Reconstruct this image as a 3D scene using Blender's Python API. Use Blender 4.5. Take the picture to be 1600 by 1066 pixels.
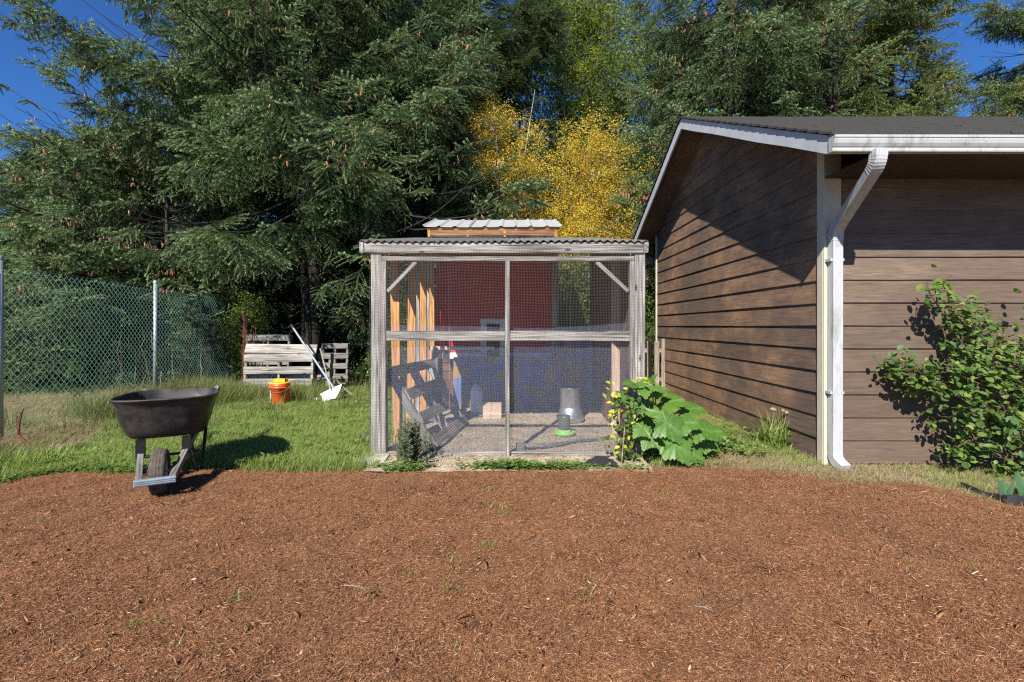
import bpy, math, random
import numpy as np
from mathutils import Vector, Matrix, Euler, noise
R = math.radians
random.seed(7); rng = np.random.default_rng(7)
for o in list(bpy.data.objects): bpy.data.objects.remove(o)
sc = bpy.context.scene
C = sc.collection

# ---------------------------------------------------------------- camera, sky, sun, exposure
F = 755.0; HY = 510.0; CH = 1.17           # focal length in photo pixels, horizon row, eye height
cam = bpy.data.cameras.new('camera'); camo = bpy.data.objects.new('camera', cam); C.objects.link(camo)
camo.location = (0, 0, CH); camo.rotation_euler = (R(90), 0, 0)
cam.sensor_width = 36; cam.lens = 36*F/1600; cam.shift_y = -(533-HY)/1600
cam.clip_start = .05; cam.clip_end = 900
sc.camera = camo
SUN = Vector((0.39, 1.0, -0.87)).normalized()
w = bpy.data.worlds.new('World'); sc.world = w; w.use_nodes = True
nt = w.node_tree; bg = nt.nodes['Background']
sky = nt.nodes.new('ShaderNodeTexSky'); sky.sky_type = 'NISHITA'; sky.sun_disc = False
sky.sun_elevation = math.asin(-SUN.z); sky.sun_rotation = math.atan2(-SUN.x, -SUN.y)
sky.air_density = 1.0; sky.dust_density = 0; sky.ozone_density = 6; sky.altitude = 1200
tint = nt.nodes.new('ShaderNodeMix'); tint.data_type = 'RGBA'; tint.blend_type = 'MULTIPLY'; tint.inputs[0].default_value = 1; tint.inputs[7].default_value = (.58, 1.0, 1.45, 1)   # clear deep-blue autumn air
nt.links.new(sky.outputs[0], tint.inputs[6]); nt.links.new(tint.outputs[2], bg.inputs[0]); bg.inputs[1].default_value = .056
sl = bpy.data.lights.new('sun', 'SUN'); sl.energy = 5.0; sl.angle = R(.53); sl.color = (1, .945, .86)
so = bpy.data.objects.new('sun', sl); C.objects.link(so); so.location = (-5, -10, 12)
so.rotation_euler = SUN.to_track_quat('-Z', 'Y').to_euler()
sc.view_settings.view_transform = 'Standard'; sc.view_settings.look = 'None'
sc.view_settings.exposure = 0.88; sc.view_settings.gamma = 1; sc.view_settings.use_curve_mapping = False
sc.render.engine = 'CYCLES'
sc.cycles.max_bounces = 7; sc.cycles.diffuse_bounces = 3; sc.cycles.glossy_bounces = 2
sc.cycles.transparent_max_bounces = 16; sc.cycles.transmission_bounces = 3
sc.cycles.use_denoising = False
sc.cycles.pixel_filter_type = 'BLACKMAN_HARRIS'; sc.cycles.filter_width = 1.25

def at(px, py, Y):                       # photo pixel on the plane at depth Y
    return Vector(((px-800)/F*Y, Y, CH-(py-HY)/F*Y))
def gnd(px, py, z=0):                    # photo pixel on the ground
    Y = (CH-z)*F/(py-HY); return Vector(((px-800)/F*Y, Y, z))

# ---------------------------------------------------------------- materials
def mat(name, build, **kw):
    m = bpy.data.materials.new(name); m.use_nodes = True
    n = m.node_tree.nodes; l = m.node_tree.links
    build(m, n, l, n['Principled BSDF'], **kw); return m
def nz(n, l, vec, scale, detail=5, rough=.6, dist=0):
    t = n.new('ShaderNodeTexNoise'); t.inputs['Scale'].default_value = scale; t.inputs['Detail'].default_value = detail
    t.inputs['Roughness'].default_value = rough; t.inputs['Distortion'].default_value = dist
    if vec is not None: l.new(vec, t.inputs['Vector'])
    return t.outputs['Fac']
def ramp(n, l, fac, stops, interp='LINEAR'):
    r = n.new('ShaderNodeValToRGB'); l.new(fac, r.inputs[0]); e = r.color_ramp.elements
    r.color_ramp.interpolation = interp
    while len(e) < len(stops): e.new(.5)
    for q, (p, c) in zip(e, stops):
        q.position = p; q.color = (*c, 1) if len(c) == 3 else c
    return r.outputs[0]
def mapv(n, l, vec, scale=(1,1,1), loc=(0,0,0)):
    m = n.new('ShaderNodeMapping'); l.new(vec, m.inputs[0]); m.inputs['Scale'].default_value = scale; m.inputs['Location'].default_value = loc
    return m.outputs[0]
def mix(n, l, fac, a, b, mode='MIX'):
    m = n.new('ShaderNodeMix'); m.data_type = 'RGBA'; m.blend_type = mode
    for i, v in ((0, fac), (6, a), (7, b)):
        if isinstance(v, (int, float)): m.inputs[i].default_value = v
        elif isinstance(v, tuple): m.inputs[i].default_value = (*v, 1)
        else: l.new(v, m.inputs[i])
    return m.outputs[2]
def bump(n, l, h, p, strength=.3, dist=.01):
    b = n.new('ShaderNodeBump'); b.inputs['Strength'].default_value = strength; b.inputs['Distance'].default_value = dist
    l.new(h, b.inputs['Height']); l.new(b.outputs[0], p.inputs['Normal'])
def tc(n, which='Object'): return n.new('ShaderNodeTexCoord').outputs[which]
def wpos(n): return n.new('ShaderNodeNewGeometry').outputs['Position']
def orand(n): return n.new('ShaderNodeObjectInfo').outputs['Random']
def math_(n, l, op, a, b=None):
    m = n.new('ShaderNodeMath'); m.operation = op
    for i, v in ((0, a), (1, b)):
        if v is None: continue
        if isinstance(v, (int, float)): m.inputs[i].default_value = v
        else: l.new(v, m.inputs[i])
    return m.outputs[0]

def wood(m, n, l, p, dark=(.07,.065,.06), mid=(.22,.21,.2), light=(.42,.4,.37), knots=True, rough=.85, grain=1.0, bs=.5):
    o = tc(n); rnd = orand(n)
    off = n.new('ShaderNodeCombineXYZ'); k = math_(n, l, 'MULTIPLY', rnd, 37.0)
    for i in range(3): l.new(k, off.inputs[i])
    va = n.new('ShaderNodeVectorMath'); va.operation = 'ADD'; l.new(o, va.inputs[0]); l.new(off.outputs[0], va.inputs[1])
    v = va.outputs[0]
    g = nz(n, l, mapv(n, l, v, (1.2*grain, 45*grain, 45*grain)), 1.6, 7, .65, .6)
    b = nz(n, l, mapv(n, l, v, (2.2, 7, 7)), 1.3, 4, .6)
    c = ramp(n, l, g, [(.36, dark), (.45, mid), (.62, light)])
    c = mix(n, l, ramp(n, l, b, [(.35, (0,0,0)), (.62, (1,1,1))]), mix(n, l, .45, c, dark), c)
    if knots:
        vo = n.new('ShaderNodeTexVoronoi'); vo.inputs['Scale'].default_value = 1.0
        l.new(mapv(n, l, v, (3.1, 9, 9)), vo.inputs['Vector'])
        kf = ramp(n, l, vo.outputs['Distance'], [(.05, (1,1,1)), (.13, (0,0,0))])
        c = mix(n, l, kf, c, tuple(x*.55 for x in dark))
    hsv = n.new('ShaderNodeHueSaturation'); l.new(c, hsv.inputs['Color'])
    l.new(math_(n, l, 'ADD', math_(n, l, 'MULTIPLY', rnd, .35), .82), hsv.inputs['Value'])
    l.new(hsv.outputs[0], p.inputs['Base Color']); p.inputs['Roughness'].default_value = rough
    bump(n, l, g, p, bs, .004)
def plain(m, n, l, p, col=(.5,.5,.5), rough=.6, metal=0, var=.25, scale=14, spec=.5, bs=.1):
    v = tc(n); f = nz(n, l, v, scale, 6, .65)
    c = ramp(n, l, f, [(.3, tuple(x*(1-var) for x in col)), (.7, tuple(min(1, x*(1+var*.6)) for x in col))])
    l.new(c, p.inputs['Base Color']); p.inputs['Roughness'].default_value = rough; p.inputs['Metallic'].default_value = metal
    p.inputs['Specular IOR Level'].default_value = spec
    bump(n, l, f, p, bs, .004)
def leaf(m, n, l, p, a=(.05,.1,.02), b=(.09,.16,.03), c=None, rough=.5, trans=.3, attr=None, tipcol=None, inst=True, spec=.4):
    rnd = orand(n)
    col = ramp(n, l, rnd, [(0, a), (.6, b), (1, c or b)])
    f = nz(n, l, wpos(n), 1.1, 3)
    col = mix(n, l, ramp(n, l, f, [(.38, (0,0,0)), (.62, (1,1,1))]), mix(n, l, .5, col, a), col)
    if tipcol:
        at_ = n.new('ShaderNodeAttribute'); at_.attribute_name = 'tip'
        col = mix(n, l, at_.outputs['Fac'], col, tipcol)
    l.new(col, p.inputs['Base Color']); p.inputs['Roughness'].default_value = rough; p.inputs['Specular IOR Level'].default_value = spec
    if trans:
        tr = n.new('ShaderNodeBsdfTranslucent'); l.new(mix(n, l, .35, col, (.5,.6,.05)), tr.inputs[0])
        ms = n.new('ShaderNodeMixShader'); ms.inputs[0].default_value = trans
        l.new(p.outputs[0], ms.inputs[1]); l.new(tr.outputs[0], ms.inputs[2]); l.new(ms.outputs[0], n['Material Output'].inputs[0])

M = {}
M['grey_wood'] = mat('weathered_grey_wood', wood, dark=(.05,.043,.036), mid=(.24,.222,.198), light=(.52,.49,.445), bs=.8)
M['pallet_wood'] = mat('pallet_wood', wood, dark=(.05,.042,.034), mid=(.22,.2,.17), light=(.50,.475,.43), bs=.8)
M['old_pallet'] = mat('old_pallet_wood', wood, dark=(.05,.046,.04), mid=(.15,.14,.125), light=(.3,.285,.26))
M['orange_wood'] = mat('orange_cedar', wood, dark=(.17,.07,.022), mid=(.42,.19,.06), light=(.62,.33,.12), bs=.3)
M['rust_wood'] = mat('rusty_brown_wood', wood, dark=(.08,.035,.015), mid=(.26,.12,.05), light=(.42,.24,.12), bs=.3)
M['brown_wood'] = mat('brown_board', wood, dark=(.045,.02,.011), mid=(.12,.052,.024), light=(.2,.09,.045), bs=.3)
M['pink_wood'] = mat('bare_plywood', wood, dark=(.3,.2,.14), mid=(.45,.33,.24), light=(.58,.45,.34), knots=False, bs=.1)
M['picket'] = mat('picket_wood', wood, dark=(.1,.08,.06), mid=(.26,.21,.16), light=(.38,.32,.25))
M['red'] = mat('red_paint', plain, col=(.55,.010,.018), rough=.55, var=.3, scale=5)
M['white_paint'] = mat('white_paint', plain, col=(.72,.71,.68), rough=.5, var=.1, scale=6)
def enamel(m, n, l, p):
    v = wpos(n); f = nz(n, l, mapv(n, l, v, (5, 5, 1.2)), 3.2, 6, .7); g = nz(n, l, v, 45, 4, .7)
    c = mix(n, l, ramp(n, l, f, [(.5, (0,0,0)), (.72, (1,1,1))]), (.42,.43,.435), (.22,.24,.19)); c = mix(n, l, ramp(n, l, g, [(.66, (0,0,0)), (.72, (1,1,1))]), c, (.13,.12,.09))
    l.new(c, p.inputs['Base Color']); p.inputs['Roughness'].default_value = .45; bump(n, l, f, p, .12, .004)
M['gutter'] = mat('gutter_enamel', enamel)
M['galv'] = mat('galvanised', plain, col=(.55,.57,.58), rough=.38, metal=.85, var=.25, scale=30)
M['galv_pole'] = mat('galvanised_pole', plain, col=(.36,.42,.45), rough=.45, metal=.5, var=.2, scale=30)
M['black_steel'] = mat('black_steel', plain, col=(.012,.012,.012), rough=.4, var=.3)
M['black_plastic'] = mat('black_poly_tray', plain, col=(.03,.028,.027), rough=.48, var=.5, scale=22, bs=.06)
def dusty(m, n, l, p):
    v = tc(n); f = nz(n, l, v, 5, 7, .72); g = nz(n, l, v, 60, 5, .7); s_ = nz(n, l, mapv(n, l, v, (3, 3, 40)), 2.5, 5, .7)
    c = mix(n, l, ramp(n, l, f, [(.45, (0,0,0)), (.7, (1,1,1))]), (.02,.019,.018), (.075,.062,.05)); c = mix(n, l, ramp(n, l, s_, [(.62, (0,0,0)), (.72, (.5,.5,.5))]), c, (.12,.105,.09)); c = mix(n, l, ramp(n, l, g, [(.62, (0,0,0)), (.7, (.6,.6,.6))]), c, (.14,.11,.085))
    l.new(c, p.inputs['Base Color']); l.new(ramp(n, l, f, [(.4, (.38,)*3), (.65, (.8,)*3)]), p.inputs['Roughness']); bump(n, l, g, p, .15, .003)
M['black_plastic'] = mat('dusty_black_poly', dusty)
M['rubber'] = mat('dusty_rubber', plain, col=(.085,.066,.05), rough=.9, var=.55, scale=35, bs=.4)
M['orange_plastic'] = mat('orange_plastic', plain, col=(.78,.11,.018), rough=.4, var=.1)
M['yellow_plastic'] = mat('yellow_plastic', plain, col=(.85,.42,.03), rough=.45, var=.1)
M['white_plastic'] = mat('white_plastic', plain, col=(.8,.8,.78), rough=.45, var=.08)
M['green_plastic'] = mat('green_plastic', plain, col=(.25,.55,.12), rough=.4, var=.15)
M['smoky_plastic'] = mat('smoky_plastic', plain, col=(.1,.12,.09), rough=.3, var=.3)
M['stone'] = mat('flagstone', plain, col=(.4,.37,.32), rough=.9, var=.35, scale=9, bs=.5)
M['black_sheet'] = mat('black_sheeting', plain, col=(.03,.03,.033), rough=.45, var=.3)
M['green_wire'] = mat('green_vinyl_wire', plain, col=(.15,.28,.23), rough=.4, var=.15)
M['net_wire'] = mat('grey_net_wire', plain, col=(.12,.11,.10), rough=.55, var=.1)
M['pink_wire'] = mat('pink_wire', plain, col=(.55,.28,.26), rough=.5, var=.1)
M['yellow_ply'] = mat('cream_trim', plain, col=(.52,.48,.36), rough=.7, var=.12, scale=7)
M['fascia'] = mat('fascia_paint', plain, col=(.45,.47,.5), rough=.6, var=.14, scale=5)
def bark(m, n, l, p, a=(.014,.011,.009), b=(.05,.041,.033)):
    f = nz(n, l, mapv(n, l, wpos(n), (14,14,3)), 2, 6, .7)
    l.new(ramp(n, l, f, [(.35, a), (.65, b)]), p.inputs['Base Color']); p.inputs['Roughness'].default_value = .95; bump(n, l, f, p, .8, .02)
M['bark'] = mat('conifer_bark', bark)
M['birch_bark'] = mat('birch_bark', bark, a=(.16,.14,.12), b=(.62,.6,.55))
M['grey_bark'] = mat('grey_bark', bark, a=(.08,.07,.06), b=(.25,.22,.19))
M['eave_shade_brown'] = mat('soffit_shade_brown', plain, col=(.045,.032,.025), rough=.8, var=.3)  # brown underside paint darkened: the deep eave shade is put into its colour
M['stem'] = mat('shrub_stem', plain, col=(.1,.06,.035), rough=.8)
M['red_stem'] = mat('dry_red_stem', plain, col=(.16,.06,.035), rough=.9)

def siding(m, n, l, p, side=False):
    v = wpos(n)
    sc_ = (40, 2.2, 44) if side else (2.4, 70, 44)
    g = nz(n, l, mapv(n, l, v, sc_), 1.5, 6, .62, 1.1)
    big = nz(n, l, mapv(n, l, v, (.9, .9, 1.3), (3.3, 1.1, 0)), 1.15, 4, .6)
    mid = nz(n, l, mapv(n, l, v, (2.5, 2.5, 5)), 1.6, 5, .65)
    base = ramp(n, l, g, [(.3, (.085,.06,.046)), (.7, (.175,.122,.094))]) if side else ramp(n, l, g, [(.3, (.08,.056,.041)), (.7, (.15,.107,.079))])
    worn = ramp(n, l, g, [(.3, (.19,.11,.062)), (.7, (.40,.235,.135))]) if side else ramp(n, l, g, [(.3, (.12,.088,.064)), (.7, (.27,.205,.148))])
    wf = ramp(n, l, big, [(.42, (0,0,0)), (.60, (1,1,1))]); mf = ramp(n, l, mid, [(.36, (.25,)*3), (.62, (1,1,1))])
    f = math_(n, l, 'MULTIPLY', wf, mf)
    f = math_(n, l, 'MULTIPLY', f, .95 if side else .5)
    c = mix(n, l, f, base, worn)
    hs = n.new('ShaderNodeHueSaturation'); l.new(c, hs.inputs['Color'])
    l.new(math_(n, l, 'ADD', math_(n, l, 'MULTIPLY', orand(n), .22), .89), hs.inputs['Value'])
    l.new(hs.outputs[0], p.inputs['Base Color']); p.inputs['Roughness'].default_value = .72; p.inputs['Specular IOR Level'].default_value = .3
    bump(n, l, g, p, .55, .004)
M['siding_front'] = mat('brown_lap_siding', siding)
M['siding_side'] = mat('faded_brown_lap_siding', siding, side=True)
def shingle(m, n, l, p):
    v = wpos(n); f = nz(n, l, v, 90, 4, .7); g = nz(n, l, mapv(n, l, v, (3,1.5,1)), 2.2, 5, .6)
    c = mix(n, l, f, (.012,.012,.012), (.06,.058,.055)); c = mix(n, l, math_(n, l, 'MULTIPLY', g, .6), c, (.05,.046,.04))
    l.new(c, p.inputs['Base Color']); p.inputs['Roughness'].default_value = .95; bump(n, l, f, p, .6, .004)
M['shingle'] = mat('asphalt_shingle', shingle)
def corr(m, n, l, p, rust=.5):
    v = tc(n); f = nz(n, l, v, 6, 6, .7); g = nz(n, l, mapv(n, l, v, (2,20,1)), 2.5, 5, .6)
    c = mix(n, l, ramp(n, l, g, [(rust, (0,0,0)), (rust+.14, (1,1,1))]), (.24,.24,.23) if rust < .7 else (.5,.51,.5), (.16,.08,.05))
    l.new(c, p.inputs['Base Color']); p.inputs['Metallic'].default_value = .35; p.inputs['Roughness'].default_value = .5; bump(n, l, f, p, .1, .003)
M['corrugated'] = mat('rusty_corrugated_steel', corr, rust=.55)
M['corrugated_new'] = mat('pale_corrugated_steel', corr, rust=.85)

# ---------------------------------------------------------------- object helpers
LOC = {}
def thing(name, loc, label, cat, group=None, rotz=0.0):
    o = bpy.data.objects.new(name, None); C.objects.link(o); o.empty_display_size = .2
    o.location = loc; o.rotation_euler = (0, 0, rotz); o['label'] = label; o['category'] = cat
    if group: o['group'] = group
    LOC[o] = Matrix.Translation(Vector(loc)) @ Matrix.Rotation(rotz, 4, 'Z'); return o
def tag(o, label, cat, group=None):
    o['label'] = label; o['category'] = cat
    if group: o['group'] = group
    return o
def place(o, parent, Mw):
    """put o at world matrix Mw under parent"""
    if parent is not None:
        o.parent = parent; o.matrix_basis = LOC[parent].inverted() @ Mw
    else: o.matrix_basis = Mw
    LOC[o] = Mw; return o
def link(name, me, parent=None, m=None, Mw=None, smooth=False):
    if m is not None and not me.materials: me.materials.append(m)
    o = bpy.data.objects.new(name, me); C.objects.link(o)
    if smooth: me.shade_smooth()
    return place(o, parent, Mw or Matrix.Identity(4))
class MB:
    def __init__(s): s.v = []; s.f = []
    def add(s, v, f):
        k = len(s.v); s.v += [tuple(x) for x in v]; s.f += [tuple(i+k for i in q) for q in f]; return s
    def box(s, c, size, Mx=None):
        hx, hy, hz = (q/2 for q in size)
        v = [Vector((x*hx, y*hy, z*hz)) for z in (-1,1) for y in (-1,1) for x in (-1,1)]
        v = [(Mx @ q if Mx else q) + Vector(c) for q in v]
        return s.add(v, [(0,2,3,1),(4,5,7,6),(0,1,5,4),(2,6,7,3),(0,4,6,2),(1,3,7,5)])
    def tube(s, pts, rad, seg=8, caps=True):
        pts = [Vector(p) for p in pts]; n = len(pts)
        rad = [rad]*n if isinstance(rad, (int, float)) else rad
        v = []; prev = None
        for i, p in enumerate(pts):
            d = (pts[min(i+1, n-1)] - pts[max(i-1, 0)]); d = d.normalized() if d.length > 1e-9 else Vector((0,0,1))
            if prev is None:
                a = d.cross(Vector((0,0,1)) if abs(d.z) < .9 else Vector((1,0,0))).normalized()
            else: a = (prev - d*prev.dot(d)).normalized()
            prev = a; b = d.cross(a)
            for k in range(seg):
                t = 2*math.pi*k/seg; v.append(p + (a*math.cos(t) + b*math.sin(t))*rad[i])
        f = [(i*seg+k, i*seg+(k+1)%seg, (i+1)*seg+(k+1)%seg, (i+1)*seg+k) for i in range(n-1) for k in range(seg)]
        if caps: f += [tuple(range(seg))[::-1], tuple((n-1)*seg+k for k in range(seg))]
        return s.add(v, f)
    def lathe(s, prof, seg=24, c=(0,0,0), close=False):
        v = [(c[0]+r*math.cos(2*math.pi*k/seg), c[1]+r*math.sin(2*math.pi*k/seg), c[2]+z) for r, z in prof for k in range(seg)]
        f = [(i*seg+k, i*seg+(k+1)%seg, (i+1)*seg+(k+1)%seg, (i+1)*seg+k) for i in range(len(prof)-1) for k in range(seg)]
        return s.add(v, f)
    def mesh(s, name='mesh', m=None):
        me = bpy.data.meshes.new(name); me.from_pydata(s.v, [], s.f); me.update()
        if m is not None: me.materials.append(m)
        return me
    def obj(s, name, m, parent=None, Mw=None, smooth=False):
        """vertices in world space when Mw is None: the object's own origin goes to their centre"""
        if Mw is None:
            c = sum((Vector(q) for q in s.v), Vector())/len(s.v)
            s.v = [tuple(Vector(q)-c) for q in s.v]; Mw = Matrix.Translation(c)
        return link(name, s.mesh(name, m), parent, None, Mw, smooth)
def cbox_mesh(L, W, T, ch=.003, wob=0.0, name='board'):
    """a chamfered board, long axis X, with slightly uneven edges"""
    v = []; f = []
    nseg = 1 if L < .5 else 3
    for i in range(nseg+3):
        if i == 0: x, k = -L/2, 1
        elif i == nseg+2: x, k = L/2, 1
        else: x, k = -L/2 + ch + (L-2*ch)*(i-1)/nseg, 0
        a, b = W/2 - ch*k, T/2 - ch*k
        wy = (random.random()-.5)*wob; wz = (random.random()-.5)*wob
        for (yy, zz) in ((-a+ch*(1-k), -b), (a-ch*(1-k), -b), (a, -b+ch*(1-k)), (a, b-ch*(1-k)), (a-ch*(1-k), b), (-a+ch*(1-k), b), (-a, b-ch*(1-k)), (-a, -b+ch*(1-k))):
            v.append((x, yy+wy, zz+wz))
    n = nseg+3
    for i in range(n-1):
        for k in range(8): f.append((i*8+k, i*8+(k+1)%8, (i+1)*8+(k+1)%8, (i+1)*8+k))
    f.append(tuple(range(8))[::-1]); f.append(tuple((n-1)*8+k for k in range(8)))
    me = bpy.data.meshes.new(name); me.from_pydata(v, [], [q[::-1] for q in f]); me.update(); return me
def board(name, a, b, W, T, m, parent=None, face=(0,-1,0), wob=.003, ch=.0025):
    """board from a to b; W across, T thick, its broad side facing 'face'"""
    a = Vector(a); b = Vector(b); x = (b-a).normalized(); z = Vector(face); z = (z - x*z.dot(x)).normalized(); y = z.cross(x)
    Mw = Matrix((x, y, z)).transposed().to_4x4(); Mw.translation = (a+b)/2
    me = cbox_mesh((b-a).length, W, T, ch, wob, name); me.materials.append(m)
    return link(name, me, parent, None, Mw)
def dup(root, loc=None, rotz=None, label=None):
    r = root.copy(); C.objects.link(r)
    if loc is not None: r.location = loc
    if rotz is not None: r.rotation_euler = (0, 0, rotz)
    if label: r['label'] = label
    for ch in list(root.children):
        c = ch.copy(); C.objects.link(c); c.parent = r
        for g in ch.children:
            d = g.copy(); C.objects.link(d); d.parent = c
    return r
def structure(o): o['kind'] = 'structure'; return o
def stuff(o): o['kind'] = 'stuff'; return o

# ---------------------------------------------------------------- scatter (points + geometry-node instancing)
def template(name, me):
    return bpy.data.objects.new(name, me)          # never linked to the scene: only its geometry is read
_groups = {}
def scatter_tree(temps):
    key = tuple(t.name for t in temps)
    if key in _groups: return _groups[key]
    g = bpy.data.node_groups.new('scatter', 'GeometryNodeTree')
    g.interface.new_socket('Geometry', in_out='INPUT', socket_type='NodeSocketGeometry')
    g.interface.new_socket('Geometry', in_out='OUTPUT', socket_type='NodeSocketGeometry')
    n = g.nodes; l = g.links
    gi = n.new('NodeGroupInput'); go = n.new('NodeGroupOutput')
    jo = n.new('GeometryNodeJoinGeometry')
    for t in reversed(temps):
        oi = n.new('GeometryNodeObjectInfo'); oi.inputs['Object'].default_value = t
        gt = n.new('GeometryNodeGeometryToInstance'); l.new(oi.outputs['Geometry'], gt.inputs[0]); l.new(gt.outputs[0], jo.inputs[0])
    ip = n.new('GeometryNodeInstanceOnPoints'); l.new(gi.outputs[0], ip.inputs['Points']); l.new(jo.outputs[0], ip.inputs['Instance'])
    def attr(nm, ty):
        a = n.new('GeometryNodeInputNamedAttribute'); a.data_type = ty; a.inputs[0].default_value = nm; return a.outputs['Attribute']
    ip.inputs['Pick Instance'].default_value = True
    l.new(attr('pick', 'INT'), ip.inputs['Instance Index'])
    er = n.new('FunctionNodeEulerToRotation'); l.new(attr('rot', 'FLOAT_VECTOR'), er.inputs[0]); l.new(er.outputs[0], ip.inputs['Rotation'])
    l.new(attr('scl', 'FLOAT_VECTOR'), ip.inputs['Scale'])
    l.new(ip.outputs[0], go.inputs[0]); _groups[key] = g; return g
def euler_from_xz(X, Z):
    """rows of euler angles (XYZ) turning local +X to X and local +Z near Z"""
    X = X/np.linalg.norm(X, axis=1, keepdims=True)
    Z = Z - X*(X*Z).sum(1, keepdims=True); Z = Z/np.maximum(np.linalg.norm(Z, axis=1, keepdims=True), 1e-6)
    Y = np.cross(Z, X)
    # matrix columns X,Y,Z ; XYZ euler: R = Rz Ry Rx
    sy = -X[:, 2]; sy = np.clip(sy, -1, 1)
    return np.stack([np.arctan2(Y[:, 2], Z[:, 2]), np.arcsin(sy), np.arctan2(X[:, 1], X[:, 0])], 1)
def scatter(name, P, rot, scl, temps, parent=None, pick=None, origin=(0,0,0), isstuff=True):
    P = np.asarray(P, float); N = len(P); me = bpy.data.meshes.new(name)
    me.vertices.add(N); me.vertices.foreach_set('co', (P - np.array(origin)).astype(np.float32).ravel())
    a = me.attributes.new('rot', 'FLOAT_VECTOR', 'POINT'); a.data.foreach_set('vector', np.asarray(rot, np.float32).ravel())
    s = np.asarray(scl, np.float32); s = np.repeat(s[:, None], 3, 1) if s.ndim == 1 else s
    a = me.attributes.new('scl', 'FLOAT_VECTOR', 'POINT'); a.data.foreach_set('vector', s.ravel())
    a = me.attributes.new('pick', 'INT', 'POINT'); a.data.foreach_set('value', (rng.integers(0, len(temps), N) if pick is None else pick).astype(np.int32))
    me.update()
    for t in temps:
        for mm in t.data.materials:
            if mm.name not in [q.name for q in me.materials]: me.materials.append(mm)
    o = bpy.data.objects.new(name, me); C.objects.link(o)
    md = o.modifiers.new('scatter', 'NODES'); md.node_group = scatter_tree(temps)
    if isstuff: o['kind'] = 'stuff'
    return place(o, parent, Matrix.Translation(Vector(origin)))
def mesh_np(name, V, Fc, m, attr=None):
    """V (n,3), Fc (k,3) or (k,4) arrays"""
    me = bpy.data.meshes.new(name); V = np.asarray(V, np.float32); Fc = np.asarray(Fc, np.int32); k = Fc.shape[1]
    me.vertices.add(len(V)); me.vertices.foreach_set('co', V.ravel())
    me.loops.add(Fc.size); me.loops.foreach_set('vertex_index', Fc.ravel())
    me.polygons.add(len(Fc)); me.polygons.foreach_set('loop_start', np.arange(len(Fc), dtype=np.int32)*k)
    me.update(calc_edges=True); me.validate()
    if attr:
        for nm, arr in attr.items():
            a = me.attributes.new(nm, 'FLOAT', 'POINT'); a.data.foreach_set('value', np.asarray(arr, np.float32))
    if m is not None: me.materials.append(m)
    return me
# ---------------------------------------------------------------- mulch edge, ground sheets
EDGE = [(-900,790),(-300,770),(0,757),(60,742),(120,735),(210,738),(340,730),(420,731),(560,733),(620,735),(700,733),(800,732),(900,733),(960,733),(1050,728),(1150,728),(1240,736),(1290,748),(1340,753),(1420,753),(1480,762),(1540,779),(1600,788),(1700,802),(2300,840)]
_e = [gnd(px, py, .02) for px, py in EDGE]; EX = np.array([q.x for q in _e]); EY = np.array([q.y for q in _e])
def edge_y(x): return np.interp(x, EX, EY)
def fbm(x, y, s, o=0.0):
    x = np.asarray(x, float)*s+o; y = np.asarray(y, float)*s+o*1.7; r = 0; a = 1.0
    for k in range(4):
        r = r + a*(np.sin(x*1.7+np.sin(y*1.3+k)*1.4+k*2.1)*np.cos(y*1.9+np.sin(x*1.1-k)*1.3+k)); x = x*2.03; y = y*2.03; a *= .5
    return r/1.9
def wob(x): return .035*fbm(x, x*0, 2.6, 3.)+.02*fbm(x, x*0, 9., 1.)
def mulch_h(x, y):
    d = np.clip((edge_y(x)+wob(x)-y)/.22, 0, 1)
    return -.03 + (.052+.018*fbm(x, y, 1.2, 5.)+.013*fbm(x, y, 7., 2.)+.008*fbm(x, y, 21., 7.))*np.sqrt(d)
def ground_h(x, y): return .012*fbm(x, y, .8, 2.) + .006*fbm(x, y, 4., 4.) - .012

def ground_mat(m, n, l, p):
    v = wpos(n); sep = n.new('ShaderNodeSeparateXYZ'); l.new(v, sep.inputs[0])
    big = nz(n, l, v, .8, 5, .6); fine = nz(n, l, v, 38, 6, .75); med = nz(n, l, v, 6, 5, .7)
    soil = ramp(n, l, fine, [(.3, (.05,.034,.022)), (.7, (.17,.125,.08))])
    straw = ramp(n, l, fine, [(.3, (.12,.09,.045)), (.68, (.40,.31,.17))])
    moss = ramp(n, l, fine, [(.3, (.025,.05,.012)), (.7, (.08,.13,.03))])
    c = mix(n, l, ramp(n, l, med, [(.4, (0,0,0)), (.6, (1,1,1))]), soil, moss)
    # straw: right of the coop and along the fence on the left
    r1 = ramp(n, l, math_(n, l, 'ADD', math_(n, l, 'MULTIPLY', sep.outputs[0], .25), math_(n, l, 'MULTIPLY', big, .25)), [(.42, (0,0,0)), (.52, (1,1,1))])
    fx = math_(n, l, 'ADD', math_(n, l, 'MULTIPLY', sep.outputs[0], -.2), math_(n, l, 'MULTIPLY', big, .16))
    r2 = ramp(n, l, fx, [(.93, (0,0,0)), (1.0, (1,1,1))])
    c = mix(n, l, math_(n, l, 'MULTIPLY', r1, .85), c, straw); c = mix(n, l, math_(n, l, 'MULTIPLY', r2, .9), c, straw)
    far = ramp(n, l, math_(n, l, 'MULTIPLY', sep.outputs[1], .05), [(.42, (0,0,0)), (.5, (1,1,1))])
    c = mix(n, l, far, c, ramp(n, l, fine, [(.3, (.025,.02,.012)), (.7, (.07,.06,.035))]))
    l.new(c, p.inputs['Base Color']); p.inputs['Roughness'].default_value = .95; p.inputs['Specular IOR Level'].default_value = .1
    bump(n, l, fine, p, .8, .02)
M['ground'] = mat('grassy_soil', ground_mat)
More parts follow.
